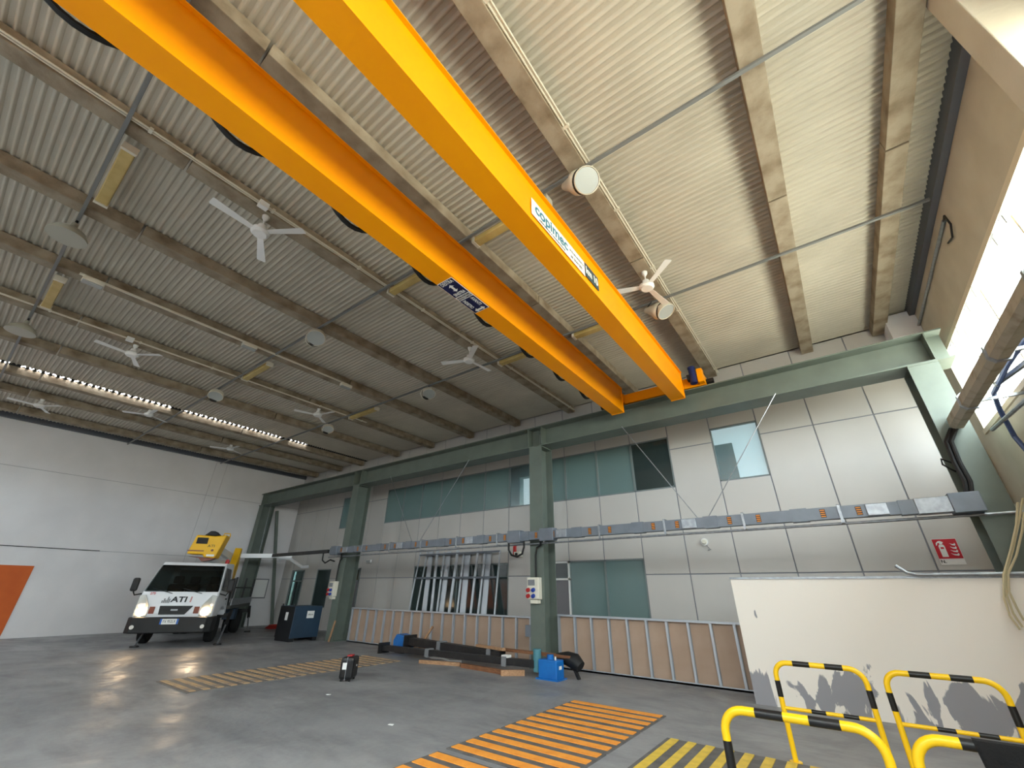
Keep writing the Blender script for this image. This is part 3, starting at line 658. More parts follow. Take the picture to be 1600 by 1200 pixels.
wire((-0.22, 9.40, 5.31), (-1.97, 9.28, 2.96), 'thin stay wire right of the pair in front of the pale window')
wire((-3.59, 9.40, 5.31), (-2.16, 9.28, 2.96), 'thin stay wire left of the pair in front of the dark upper window')
wire((-8.72, 9.40, 5.31), (-10.52, 9.28, 2.96), 'thin stay wire in front of the upper window ribbon left of the column')
wire((-12.6, 9.40, 5.31), (-10.88, 9.28, 2.96), 'faint stay wire meeting the busbar from the left window ribbon')
wire((-21.6, 9.40, 5.31), (-21.2, 9.28, 2.92), 'thin stay wire hanging in front of the white end wall')
def socket_box(x, zc, lb, cab):
    t = thing('socket_box', lb, 'box', (x, 9.36, zc-0.24), group='socket boxes on the columns')
    MB().box(x-0.17, x+0.17, 9.28, 9.438, zc-0.24, zc+0.24).build('housing', M_plasticw, t, world=True, bevel=0.012)
    MB().box(x-0.13, x+0.06, 9.265, 9.281, zc+0.06, zc+0.19).build('breaker_window', M_grey, t, world=True)
    for i, (dx, dz, mm) in enumerate(((-0.12, -0.03, M_pred), (0.03, -0.03, M_pblue), (-0.12, -0.16, M_pred), (0.03, -0.16, M_pblue))):
        MB().cyl((x+dx, 9.28, zc+dz), (x+dx, 9.22, zc+dz-0.02), 0.045, n=12).build('socket', mm, t, world=True, smooth=True)
    MB().box(x-0.10, x+0.12, 9.33, 9.438, zc-0.33, zc-0.25).build('lower_box', M_plasticw, t, world=True)
    MB().tube([(x+0.02, 9.40, zc+0.24), (x+0.02, 9.40, zc+0.75), (x+0.06, 9.40, zc+0.93), (x+0.2, 9.36, zc+0.98), (x+0.26, 9.28, bz0-0.02)], 0.022, 8).build('supply_cable', M_black, t, world=True, smooth=True)
socket_box(-6.26, 1.66, 'cream socket box with blue and red outlets on the middle column', True)
socket_box(-14.92, 1.60, 'cream socket box on the column behind the blue bin', True)
# looping cable at the busbar
solo(MB().tube([(-6.95, 9.2, 2.74), (-6.95, 9.2, 2.55), (-6.85, 9.2, 2.42), (-6.68, 9.2, 2.38), (-6.52, 9.2, 2.44), (-6.46, 9.2, 2.6), (-6.46, 9.2, 2.74)], 0.026, 8), 'cable_loop', M_black, 'thick black cable loop under the busbar left of the middle column', 'cable', smooth=True)
solo(MB().tube([(-15.75, 9.2, 2.8), (-15.72, 9.2, 2.55), (-15.5, 9.2, 2.45), (-15.2, 9.2, 2.55), (-15.05, 9.3, 2.5)], 0.026, 8), 'cable_loop', M_black, 'black cable loop at the far end of the busbar', 'cable', smooth=True)
# small wall devices
def device(x, z, lb, s=1.0):
    t = thing('wall_sounder', lb, 'alarm', (x, WP-0.05, z-0.06))
    MB().cyl((x, WP-0.001, z), (x, WP-0.05, z), 0.085*s, n=16).build('base', M_white, t, world=True, smooth=True)
    MB().cyl((x, WP-0.05, z), (x, WP-0.10, z), 0.06*s, 0.045*s, n=16).build('horn', M_plasticw, t, world=True, smooth=True)
    MB().tube([(x+0.03, WP-0.02, z-0.07), (x+0.09, WP-0.03, z-0.16), (x+0.04, WP-0.03, z-0.20), (x+0.12, WP-0.02, z-0.17)], 0.008, 6).build('lead', M_grey, t, world=True, smooth=True)
device(-2.62, 2.72, 'small white round alarm sounder below the busbar on the panel wall')
t = thing('wall_camera', 'small pale camera box beside the cable loop left of the column', 'camera', (-8.2, WP-0.1, 2.55))
MB().box(-8.30, -8.08, WP-0.22, WP-0.03, 2.56, 2.70).build('body', M_plasticw, t, world=True, bevel=0.01)
MB().cyl((-8.19, WP-0.22, 2.63), (-8.19, WP-0.26, 2.63), 0.04, n=12).build('lens', M_ink, t, world=True, smooth=True)
MB().box(-8.42, -8.36, WP-0.1, WP-0.001, 2.6, 2.9).build('bracket', M_pred, t, world=True)
t = thing('emergency_light', 'small white emergency light above the grey door on the panel wall', 'light', (-15.98, WP-0.03, 2.58))
MB().box(-16.12, -15.84, WP-0.07, WP-0.001, 2.58, 2.70).build('housing', M_white, t, world=True, bevel=0.01)
MB().box(-16.10, -15.86, WP-0.085, WP-0.07, 2.60, 2.68).build('lens', M_lens, t, world=True)
# fire extinguisher sign
t = thing('fire_sign', 'red fire extinguisher sign with white pictograms on the panel wall', 'sign', (1.61, WP-0.03, 2.12))
p = MB().box(1.45, 1.79, WP-0.008, WP-0.001, 2.11, 2.56).build('plate', M_sticker, t, world=True)
MB().box(1.455, 1.785, WP-0.010, WP-0.0075, 2.215, 2.555).build('red_field', M_red, t, world=True)
yw = WP-0.0125
def flat(pts, name, mm): MB().prism([(x, yw, z) for x, z in pts], (0, 0.002, 0)).build(name, mm, t, world=True)
flat([(1.515, 2.245), (1.60, 2.245), (1.60, 2.43), (1.585, 2.46), (1.53, 2.46), (1.515, 2.43)], 'extinguisher_body', M_sticker)
flat([(1.54, 2.465), (1.575, 2.465), (1.60, 2.50), (1.56, 2.525), (1.53, 2.52), (1.495, 2.49), (1.485, 2.44), (1.505, 2.455), (1.515, 2.485), (1.54, 2.49)], 'extinguisher_head', M_sticker)
yw = WP-0.0135; flat([(1.535, 2.385), (1.58, 2.385), (1.58, 2.415), (1.535, 2.415)], 'extinguisher_label', M_red); yw = WP-0.0125
for i in range(4):
    z = 2.26+i*0.058; w = 0.115-0.012*i
    flat([(1.755-w, z+0.045), (1.755-w*0.6, z+0.01), (1.755-w*0.15, z), (1.755, z+0.02), (1.755-w*0.1, z+0.05), (1.755-w*0.25, z+0.028), (1.755-w*0.6, z+0.03)], 'flame', M_sticker)
text('lettering', 'N.', 0.075, M_ink, t, frameM((1.50-t.location.x, WP-0.0095-t.location.y, 2.165-t.location.z), (1, 0, 0), (0, 0, 1)), 0.002)

# ================================================================ RIGHT SIDE FITTINGS
d = thing('grey_duct', 'long weathered grey duct running beside the bright window band', 'duct', (2.07, 7.0, 4.03))
MB().prism([(1.98, 3.0, 4.09), (2.03, 3.0, 4.03), (2.13, 3.0, 4.03), (2.17, 3.0, 4.10), (2.15, 3.0, 4.24), (2.06, 3.0, 4.28), (1.99, 3.0, 4.22)], (0, 6.38, 0)).build('duct_body', M_rust, d, world=True)
for y in (8.3, 6.6, 5.0, 3.5):
    MB().prism([(1.96, y, 4.08), (2.02, y, 4.01), (2.14, y, 4.01), (2.19, y, 4.09), (2.17, y, 4.25), (2.06, y, 4.30), (1.97, y, 4.23)], (0, 0.05, 0)).build('clamp', M_galv, d, world=True)
    MB().bar((2.15, y+0.025, 4.12), (XR, y+0.025, 4.12), 0.04, 0.04).build('wall_arm', M_galv, d, world=True)
solo(MB().tube([(2.32, 3.0, 4.22), (2.32, 7.4, 4.22), (2.34, 8.3, 4.18), (2.42, 8.7, 4.05), (2.50, 9.0, 3.7), (2.52, 8.8, 3.2), (2.55, 8.4, 2.6)], 0.03, 8), 'blue_cable', M_cable_b, 'blue cable hose running along the duct and down the right wall', 'cable', smooth=True)
solo(MB().tube([(2.32, 8.0, 4.2), (2.45, 7.6, 4.22), (2.58, 6.8, 4.20)], 0.035, 8), 'bent_conduit', M_galv, 'bent grey conduit elbow crossing the window below the duct', 'pipe', smooth=True)
solo(MB().cyl((2.40, 9.3, 3.92), (2.60, 6.5, 3.92), 0.028, n=8), 'steel_pipe', M_galv, 'short bright steel pipe under the window sill at the right edge', 'pipe', smooth=True)
for dx, lb in ((0.0, 'thick black cable running down the right column'), (0.06, 'second black cable running down beside the right column edge')):
    solo(MB().tube([(1.99+dx, 9.38, 4.05), (1.86+dx, 9.39, 3.85), (1.84+dx, 9.39, 3.5), (1.85+dx, 9.37, 3.2), (1.80+dx, 9.35, bz1+0.05)], 0.03, 8), 'column_cable', M_black, lb, 'cable', smooth=True)
solo(MB().tube([(1.86, 9.6, 3.55), (1.74, 9.55, 3.62), (1.72, 9.5, 3.52), (1.80, 9.5, 3.42), (1.84, 9.55, 3.40)], 0.014, 6), 'cable_hook', M_black, 'small black cable hook on the edge of the right column', 'hook', smooth=True)
rp = thing('wall_conduit', 'steel conduit tube with a loop of cable high on the right wall', 'pipe', (XR-0.05, 8.9, 6.7))
MB().cyl((XR-0.03, 7.5, 6.72), (XR-0.03, 11.2, 6.72), 0.025, n=10).build('tube', M_galv, rp, world=True, smooth=True)
MB().tube([(XR-0.03, 7.5, 6.72), (XR-0.05, 7.35, 6.70), (XR-0.04, 7.35, 6.52), (XR-0.03, 7.55, 6.42), (XR-0.02, 7.8, 6.50)], 0.014, 6).build('cable_loop', M_blacksteel, rp, world=True, smooth=True)
hc = ([(1598, 778), (1592, 815), (1582, 860), (1572, 897), (1573, 930), (1583, 958), (1598, 980)], [(1600, 800), (1597, 830), (1588, 868), (1575, 897), (1577, 925), (1589, 950), (1600, 970)], [(1590, 785), (1588, 820), (1579, 860), (1568, 898), (1569, 935), (1578, 962), (1594, 984)])
for i, lb in enumerate(('beige cable in the middle of the bundle hanging over the handrail', 'beige cable on the right of the bundle over the handrail', 'beige cable on the left of the bundle over the handrail')):
    solo(MB().tube([onY(8.915-0.012*i, *p) for p in hc[i]], 0.013, 6), 'hanging_cable', M_cable_w, lb, 'cable', smooth=True)
solo(MB().box(1.98, XR-0.005, 9.50, 9.58, 2.68, 2.84), 'cable_tray', M_rust, 'short beige tray joining the busbar feed box to the right wall', 'tray')
# white partition with a handrail
wpn = thing('white_partition', 'low white partition with grey filler patches behind the yellow barriers', 'partition', (0.4, 9.08, 0))
MB().box(-1.74, XR-0.01, 9.02, 9.14, 0.0, 1.826).build('board', M_part, wpn, world=True)
MB().box(-1.75, XR-0.01, 9.005, 9.155, 1.826, 1.86).build('top_channel', M_galv, wpn, world=True)
hr = MB().tube([(0.62, 8.97, 2.0), (0.66, 8.96, 1.96), (0.72, 8.96, 1.90), (0.82, 8.96, 1.875), (1.4, 8.96, 1.875), (XR-0.01, 8.96, 1.875)], 0.026, 10)
solo(hr, 'handrail', M_galv, 'bright steel handrail pipe along the top of the white partition', 'handrail', smooth=True)

# ================================================================ STUD PARTITIONS AND LEANING FRAMES
SY = 9.86
def stud_wall(x0, x1, h, lb, dark_last=False):
    t = thing('stud_partition', lb, 'partition', ((x0+x1)/2, SY, 0), group='half-height stud partitions')
    MB().box(x0, x1, SY, SY+0.075, 0, 0.03).box(x0, x1, SY, SY+0.004, 0.0, 0.05).build('bottom_track', M_zinc, t, world=True)
    MB().box(x0, x1, SY, SY+0.075, h-0.04, h).build('top_track', M_zinc, t, world=True)
    n = int(round((x1-x0)/0.462)); src = None
    for i in range(n+1):
        x = x0+(x1-x0-0.05)*i/n
        if src is None:
            src = MB().box(0, 0.045, 0.0, 0.002, 0, h-0.07).box(0, 0.002, 0.0, 0.07, 0, h-0.07).box(0, 0.045, 0.068, 0.07, 0, h-0.07).build('stud', M_zinc, t)
            src.location = (x-t.location.x, 0.003, 0.03)
        else: share(src, 'stud', t, (x-t.location.x, 0.003, 0.03))
    bsrc_ = None
    for i in range(n):
        a = x0+(x1-x0-0.05)*i/n
        if bsrc_ is None:
            w = (x1-x0-0.05)/n-0.004
            bsrc_ = MB().box(0, w, 0, 0.012, 0, h-0.02).build('board', M_board, t); bsrc_.location = (a-t.location.x, 0.077, 0.01)
        else: share(bsrc_, 'board', t, (a-t.location.x, 0.077, 0.01))
stud_wall(-14.35, -6.72, 1.02, 'long half-height stud partition with brown boards left of the middle column')
stud_wall(-5.94, -1.55, 1.10, 'half-height stud partition with brown boards right of the middle column')
solo(MB().box(-6.60, -6.436, 9.44, 9.54, 0.62, 0.86), 'grey_box', M_bus, 'small grey box fixed low on the left side of the middle column', 'box')
def metal_frame(tops, bots, wides, lb, dy, ytop=862, railx=None):
    """tops / bots: image columns of the uprights at the top and just above the stud partition"""
    Yt, Yb = 11.40-dy, 11.12-dy; up = []
    for xt, xb in zip(tops, bots):
        p, q = onY(Yt, xt, ytop), onY(Yb, xb, 945); d = (q-p)/(q.z-p.z); up.append((p, p+d*(-p.z)))
    mid = sum((u[1] for u in up), Vector())/len(up)
    t = thing('metal_frame', lb, 'frame', (mid.x, mid.y, 0), group='zinc frames leaning behind the stud partition')
    for (p, q), w in zip(up, wides): MB().bar(q, p, w, 0.03, (0.1, -1, 0)).build('upright', M_zinc, t, world=True)
    def lerp(u, z): return u[1]+(u[0]-u[1])*(z/u[0].z)
    zt = min(u[0].z for u in up)
    for z in (zt-0.02, zt*0.715): MB().bar(lerp(up[0], z), lerp(up[-1], z), 0.045, 0.055, (0, -0.2, 1)).build('rail', M_bus, t, world=True)
metal_frame((668, 694.5, 725, 758), (652.5, 684, 715.5, 748.5), (0.05, 0.06, 0.06, 0.06), 'dark railed zinc frame in the middle of the leaning stack', 0.09)
metal_frame((674, 701.5, 731.5, 764), (664, 691, 724, 757), (0.20, 0.20, 0.22, 0.20), 'zinc frame of wide bright channels behind the dark rails', 0.01)
metal_frame((657.7, 684, 715.5, 747, 781.5), (641, 675, 703.5, 737, 774), (0.045, 0.10, 0.10, 0.08, 0.045), 'outermost thin zinc frame of the leaning stack', 0.17, 860)

# ================================================================ FLOOR HATCHES
def hatch(label, x0, x1, secs, nb, along, barm, barw, plm=None):
    t = thing('floor_hatch', label, 'hatch', ((x0+x1)/2, (secs[0][0]+secs[-1][1])/2, 0))
    src = {}
    for (ya, yb) in secs:
        MB().box(x0, x1, ya+0.012, yb-0.012, 0.0, 0.012).build('cover_plate', plm or M_plate, t, world=True)
        if along == 'X':
            for i in range(nb):
                yc = ya+(yb-ya)*(i+0.5)/nb
                if 'b' not in src:
                    o = MB().box(x0+0.03-t.location.x, x1-0.03-t.location.x, -barw/2, barw/2, 0, 0.008).build('stripe_bar', barm, t, bevel=0.003); o.location = (0, yc-t.location.y, 0.012); src['b'] = o
                else: share(src['b'], 'stripe_bar', t, (0, yc-t.location.y, 0.012))
        else:
            for i in range(nb):
                xc = x0+(x1-x0)*(i+0.5)/nb
                if 'b' not in src:
                    o = MB().box(-barw/2, barw/2, ya+0.03-t.location.y, yb-0.03-t.location.y, 0, 0.008).build('stripe_bar', barm, t); o.location = (xc-t.location.x, 0, 0.012); src['b'] = o
                else: share(src['b'], 'stripe_bar', t, (xc-t.location.x, 0, 0.012))
    return t
hatch('floor hatch with bright orange stripes in the foreground', -4.14, -2.64, [(6.35, 7.33), (5.35, 6.33), (4.35, 5.33), (3.3, 4.25)], 4, 'X', M_ostripe, 0.125)
hatch('floor hatch with yellow stripes between the yellow barriers', -2.30, 0.95, [(3.8, 6.33)], 16, 'Y', M_ystripe, 0.095)
hatch('worn floor hatch with faded orange stripes behind the black case', -10.97, -9.45, [(3.56, 5.10), (5.10, 6.65), (6.65, 8.2)], 7, 'X', M_owear, 0.10, mat('worn_hatch_plate', (104, 100, 98), 0.6, rgb2=(128, 120, 112), nscale=3))

# ================================================================ BARRIERS
def barrier(x0, x1, y, lb):
    t = thing('safety_barrier', lb, 'barrier', ((x0+x1)/2, y, 0), group='yellow and black tube barriers')
    cx = (x0+x1)/2; r = 0.026; hh = 0.895; rc = 0.13; hw = (x1-x0)/2-r
    path = [(-hw, 0.0), (-hw, 0.3), (-hw, 0.52), (-hw, 0.70), (-hw, hh-rc)]
    path += [(-hw+rc-rc*math.cos(a), hh-rc+rc*math.sin(a)) for a in np.linspace(0, PI/2, 9)[1:]]
    xs_ = [-hw+rc, -0.22, -0.07, 0.08, 0.23, hw-rc]
    path += [(q, hh) for q in xs_[1:]]
    path += [(hw-rc+rc*math.sin(a), hh-rc+rc*math.cos(a)) for a in np.linspace(0, PI/2, 9)[1:]]
    path += [(hw, 0.70), (hw, 0.52), (hw, 0.3), (hw, 0.0)]
    V = [Vector((p[0], 0, p[1])) for p in path]
    MB().tube(V, r, 14).build('hoop', M_byel, t, smooth=True)
    MB().cyl((-hw, 0, 0.47), (hw, 0, 0.47), 0.018, n=12).build('mid_rail', M_byel, t, smooth=True)
    for a, b in (((-hw, 0.57), (-hw, 0.72)), ((hw, 0.57), (hw, 0.72)), ((-0.22, hh), (-0.06, hh)), ((0.08, hh), (0.24, hh))):
        MB().cyl((a[0], 0, a[1]), (b[0], 0, b[1]), r+0.0012, n=14).build('black_band', M_bblk, t, smooth=True)
    for a, b in ((-0.15, -0.02), (0.13, 0.26)): MB().cyl((a, 0, 0.47), (b, 0, 0.47), 0.0192, n=12).build('black_band', M_bblk, t, smooth=True)
    for s in (-1, 1): MB().cyl((s*hw, 0, 0), (s*hw, 0, 0.012), 0.06, n=14).build('foot_plate', M_byel, t, smooth=True)
barrier(-0.985, -0.11, 6.38, 'yellow and black tube barrier in the back row beside the yellow hatch')
barrier(0.00, 0.90, 6.38, 'yellow and black tube barrier in the back row at the right edge')
barrier(-0.965, -0.06, 3.70, 'yellow and black tube barrier in the front row over the yellow hatch')
barrier(0.015, 0.92, 3.70, 'yellow and black tube barrier in the front row under the black cloth')
barrier(1.0, 1.90, 6.38, 'yellow and black tube barrier in the back row mostly outside the right edge')
# cloth over the front right barrier
cl = MB(); nx, nz = 22, 14; vs = []
for i in range(nx+1):
    x = 0.30+0.58*i/nx
    for j in range(nz+1):
        s = j/nz
        if s < 0.2: a = PI*(s/0.2); y = 3.70+0.034*math.cos(a); z = 0.895+0.034*math.sin(a)
        else: q = (s-0.2)/0.8; y = 3.666-0.03*q+(0.03*math.sin(x*38+q*2)+0.02*math.sin(x*71+1.3))*q; z = 0.895-q*(0.42+0.06*math.sin(x*11))
        xx = x+0.06*max(0, (s-0.2))*(1-i/nx)
        vs.append((xx, y, z))
cl.add(vs, [(i*(nz+1)+j, (i+1)*(nz+1)+j, (i+1)*(nz+1)+j+1, i*(nz+1)+j+1) for i in range(nx) for j in range(nz)])
o = solo(cl, 'draped_cloth', M_cloth, 'black cloth draped over the front right barrier', 'cloth', smooth=True)
sm = o.modifiers.new('thickness', 'SOLIDIFY'); sm.thickness = 0.008

# ================================================================ FLOOR ITEMS
# wheeled case
t = thing('wheeled_case', 'upright black plastic case with white label standing on the floor', 'case', (-8.42, 5.95, 0), math.radians(38))
MB().box(-0.13, 0.13, -0.19, 0.19, 0.03, 0.40).build('shell', M_bblk, t, bevel=0.05)
MB().box(-0.006, 0.006, -0.193, 0.193, 0.02, 0.405).build('seam', M_grey, t, bevel=0.004)
MB().box(-0.05, 0.05, -0.08, 0.08, 0.40, 0.425).build('handle', M_pred, t, bevel=0.01)
MB().box(-0.075, 0.005, -0.194, -0.19, 0.20, 0.31).build('label', M_sticker, t)
MB().box(0.13, 0.133, 0.02, 0.05, 0.23, 0.26).build('badge', M_sticker, t)
for sx in (-0.08, 0.08):
    for sy in (-0.14, 0.14): MB().cyl((sx-0.015, sy, 0.02), (sx+0.015, sy, 0.02), 0.02).build('caster', M_black, t, smooth=True)
# bin
t = thing('storage_bin', 'dark blue steel storage bin with white labels beside the column', 'bin', (-15.92, 9.0, 0))
MB().box(-16.40, -15.42, 8.40, 9.40, 0.10, 1.05).build('body', M_bin, t, world=True, bevel=0.012)
MB().box(-16.38, -15.44, 8.385, 8.40, 0.10, 1.04).build('front_panel', M_bind, t, world=True)
for a, b in ((8.42, 8.56), (9.22, 9.38)): MB().box(-16.40, -15.42, a, b, 0, 0.10).build('skid', M_bind, t, world=True)
for x in (-16.3, -15.52): MB().cyl((x, 8.41, 1.05), (x, 8.41, 1.11), 0.025).build('lug', M_bind, t, world=True)
MB().box(-15.42, -15.417, 8.86, 9.12, 0.68, 0.90).build('label', M_sticker, t, world=True)
MB().box(-15.95, -15.78, 8.381, 8.385, 0.62, 0.86).build('label', M_sticker, t, world=True)
text('lettering', 'officina', 0.07, M_ink, t, frameM((-15.415-t.location.x, 8.99-t.location.y, 0.79), (0, 1, 0), (0, 0, 1)))
solo(MB().bar((-14.62, 9.36, 0.0), (-14.52, 9.42, 0.62), 0.06, 0.03), 'timber_batten', M_wood, 'short pale timber batten leaning at the foot of the column by the bin', 'batten')
# dismantled lift posts
def post(p, q, w, h, lb, kink):
    p, q = Vector(p), Vector(q)
    t = thing('lift_post', lb, 'post', ((p+q)/2).to_tuple()); t.location.z = min(p.z, q.z)-h/2
    MB().bar(p, q, w, h).build('profile', M_blacksteel, t, world=True, bevel=0.01)
    d = (q-p).normalized()
    for s in kink: MB().bar(p+d*s, p+d*(s+0.12), w+0.05, h+0.05).build('collar', M_grey, t, world=True)
    MB().bar(p-d*0.01, p+d*0.02, w+0.22, h+0.12).build('base_flange', M_blacksteel, t, world=True)
    return t
post((-10.45, 9.25, 0.30), (-6.95, 9.02, 0.24), 0.22, 0.18, 'thick black steel lift post lying beside the stud partition', (1.3, 3.1))
post((-10.9, 8.72, 0.15), (-5.75, 8.60, 0.23), 0.15, 0.13, 'thin grey black lift post lying in front of the thick one', (1.8, 4.3))
t = thing('blue_motor', 'blue motor housing at the left end of the thick lift post', 'motor', (-10.72, 9.27, 0))
MB().prism([(-10.95, 9.08, 0.05), (-10.52, 9.08, 0.05), (-10.45, 9.08, 0.20), (-10.52, 9.08, 0.42), (-10.85, 9.08, 0.46), (-10.98, 9.08, 0.30)], (0, 0.36, 0)).build('housing', M_blue, t, world=True, bevel=0.02)
MB().cyl((-10.52, 9.26, 0.30), (-10.40, 9.25, 0.30), 0.14, n=18).build('end_ring', M_blacksteel, t, world=True, smooth=True)
MB().box(-10.9, -10.55, 9.12, 9.40, 0, 0.05).build('foot', M_blacksteel, t, world=True)
t = thing('hydraulic_unit', 'bright blue hydraulic tank with white emblem at the near end of the posts', 'tank', (-5.4, 8.62, 0))
MB().box(-5.62, -5.18, 8.50, 8.80, 0.01, 0.34).build('tank', M_blue, t, world=True, bevel=0.02)
MB().box(-5.66, -5.14, 8.46, 8.84, 0.0, 0.025).build('foot_plate', M_blue, t, world=True)
MB().cyl((-5.42, 8.66, 0.34), (-5.42, 8.66, 0.42), 0.07, n=16).build('filler_cap', M_blue, t, world=True, smooth=True)
MB().cyl((-5.26, 8.6, 0.34), (-5.26, 8.6, 0.40), 0.018, n=10).build('breather', M_white, t, world=True, smooth=True)
MB().cyl((-5.72, 8.62, 0.10), (-5.72, 8.62, 0.50), 0.085, n=18).build('pump_motor', mat('pump_greenblue', (74, 128, 140), 0.45), t, world=True, smooth=True)
MB().box(-5.179, -5.176, 8.60, 8.70, 0.18, 0.24).build('emblem', M_sticker, t, world=True)
# black rolled bundle end
t = thing('rubber_bundle', 'black rolled bundle hanging over the near end of the posts', 'bundle', (-5.0, 8.98, 0))
MB().tube([(-5.45, 9.0, 0.34), (-5.2, 8.98, 0.34), (-5.0, 8.97, 0.30), (-4.88, 8.96, 0.22)], [0.08, 0.13, 0.15, 0.11], 14).build('roll', M_black, t, world=True, smooth=True)
MB().bar((-5.05, 8.97, 0.22), (-4.93, 8.96, 0.0), 0.07, 0.05).build('foot', M_black, t, world=True)
def timber(p, q, w, h, mm, lb): solo(MB().bar(p, q, w, h), 'timber_piece', mm, lb, 'timber', group='timber under the lift posts')
timber((-7.1, 9.10, 0.36), (-5.05, 8.92, 0.38), 0.16, 0.05, M_plank, 'long brown plank lying on top of the lift posts')
timber((-7.85, 9.15, 0.38), (-6.75, 8.80, 0.40), 0.10, 0.05, M_wood, 'weathered timber lying across the thick lift post')
timber((-8.95, 8.30, 0.035), (-7.9, 8.62, 0.035), 0.08, 0.07, M_wood, 'pale timber block under the middle of the thin lift post')
timber((-7.75, 8.52, 0.04), (-6.35, 8.42, 0.04), 0.10, 0.08, M_plank, 'brown timber block lying beside the thin lift post')
timber((-6.42, 8.28, 0.05), (-6.05, 8.62, 0.05), 0.09, 0.10, M_wood, 'short pale timber block near the blue tank')
timber((-10.36, 9.44, 0.02), (-9.98, 9.64, 0.66), 0.07, 0.05, M_wood, 'pale timber stick standing up beside the blue motor')
solo(MB().tube([(-9.6, 9.1, 0.02), (-9.2, 8.95, 0.03), (-8.9, 9.02, 0.03), (-8.5, 8.88, 0.02), (-8.2, 8.98, 0.03)], 0.03, 6), 'plastic_scrap', M_white, 'crumpled white plastic scrap between the two lift posts', 'scrap', smooth=True)
solo(MB().box(-6.62, -6.46, 8.55, 8.70, 0.27, 0.33), 'paper_tag', M_sticker, 'white paper wrapped on the thin lift post', 'paper')
# scraps of paper on the floor
for x, y, lb in ((-7.6, 5.0, 'small pale scrap on the floor right of the case'), (-5.4, 4.55, 'tiny white speck on the floor near the orange hatch')):
    solo(MB().prism([(x, y, 0), (x+0.07, y+0.02, 0), (x+0.05, y+0.06, 0), (x-0.01, y+0.04, 0)], (0, 0, 0.006)), 'paper_scrap', M_sticker, lb, 'scrap')

# ================================================================ TRUCK
TX, TY, TH, K = -16.97, 5.393, math.radians(-32.97), 1.111
tr = thing('lift_truck', 'white aerial platform truck with lit headlights and yellow basket', 'truck', (TX, TY, 0), TH)
def tp(mb, name, mm, par=None, smooth=False, bevel=0.0): return mb.scale(K).build(name, mm, par or tr, smooth=smooth, bevel=bevel)
# cab hull: side profile with tumblehome
prof = [(-0.03, 0.62), (0.0, 0.80), (-0.02, 1.00), (-0.13, 1.32), (-0.52, 2.02), (-0.62, 2.10), (-1.6, 2.13), (-1.68, 2.08), (-1.70, 0.62), (-1.52, 0.62), (-1.42, 0.82), (-1.20, 0.92), (-0.95, 0.92), (-0.72, 0.82), (-0.62, 0.62)]
def hwid(z): return 0.93 if z <= 1.3 else 0.93-0.12*(z-1.3)/0.8
mb = MB(); n = len(prof)
rows = [-1.0, -0.97, 0.97, 1.0]
vs = []
for r_ in rows:
    for (u, z) in prof:
        uu = u if abs(r_) < 0.99 else (u-0.05 if u > -0.6 else (u+0.02 if u < -1.6 else u))
        vs.append((uu, r_*hwid(z), z))
fs = [(k*n+i, k*n+(i+1) % n, (k+1)*n+(i+1) % n, (k+1)*n+i) for k in range(3) for i in range(n) if not (k == 1 and i == 3)]   # opening for the windscreen
fs += [tuple(range(n-1, -1, -1)), tuple(range(3*n, 4*n))]
mb.add(vs, fs); tp(mb, 'cab', M_twhite, bevel=0.02)
def on_ws(s, t_):   # point on the windscreen plane
    u = -0.13+(-0.52+0.13)*t_; z = 1.32+(2.02-1.32)*t_; return Vector((u+0.012, s*hwid(z), z+0.006))
tp(MB().quadslab([on_ws(-0.93, 0.03), on_ws(0.93, 0.03), on_ws(0.93, 0.98), on_ws(-0.93, 0.98)], 0.008), 'windscreen', glass('truck_windscreen', (176, 188, 188), 0.08, 0.03))
tp(MB().box(-0.55, -0.16, -0.86, 0.86, 1.02, 1.30), 'dashboard', M_tblack, bevel=0.04)
for v, w in ((-0.48, 0.34), (-0.05, 0.30), (0.48, 0.26)):
    st = tp(MB().box(-1.35, -1.15, v-w*0.62, v+w*0.62, 0.95, 1.52), 'seat', M_tblack, bevel=0.06)
    tp(MB().box(-1.32, -1.20, v-0.13, v+0.13, 1.54, 1.74), 'headrest', M_tblack, st, bevel=0.04)
tp(MB().tube([(-0.62-0.10*math.sin(a), 0.46+0.19*math.cos(a), 1.36+0.17*math.sin(a)) for a in np.linspace(0, 2*PI, 21)], 0.016, 6), 'steering_wheel', M_tblack, smooth=True)
tp(MB().box(-1.66, -1.64, -0.62, 0.62, 1.40, 1.92), 'rear_window', M_office)
tp(MB().box(-0.30, -0.20, -0.70, -0.30, 1.302, 1.308), 'papers', M_sticker)
tp(MB().quadslab([on_ws(-0.93, 0.90)+Vector((-0.02, 0, 0)), on_ws(0.93, 0.90)+Vector((-0.02, 0, 0)), on_ws(0.93, 0.99)+Vector((-0.02, 0, 0)), on_ws(-0.93, 0.99)+Vector((-0.02, 0, 0))], 0.004), 'sun_strip', M_tblack)
for s in (-0.35, 0.42):
    a, b = on_ws(s, 0.0)+Vector((0.02, 0, 0.0)), on_ws(s-0.42, 0.10)+Vector((0.02, 0, 0.01)); tp(MB().bar(a-Vector((0, -0.12, 0.05)), b, 0.02, 0.015), 'wiper', M_tblack)
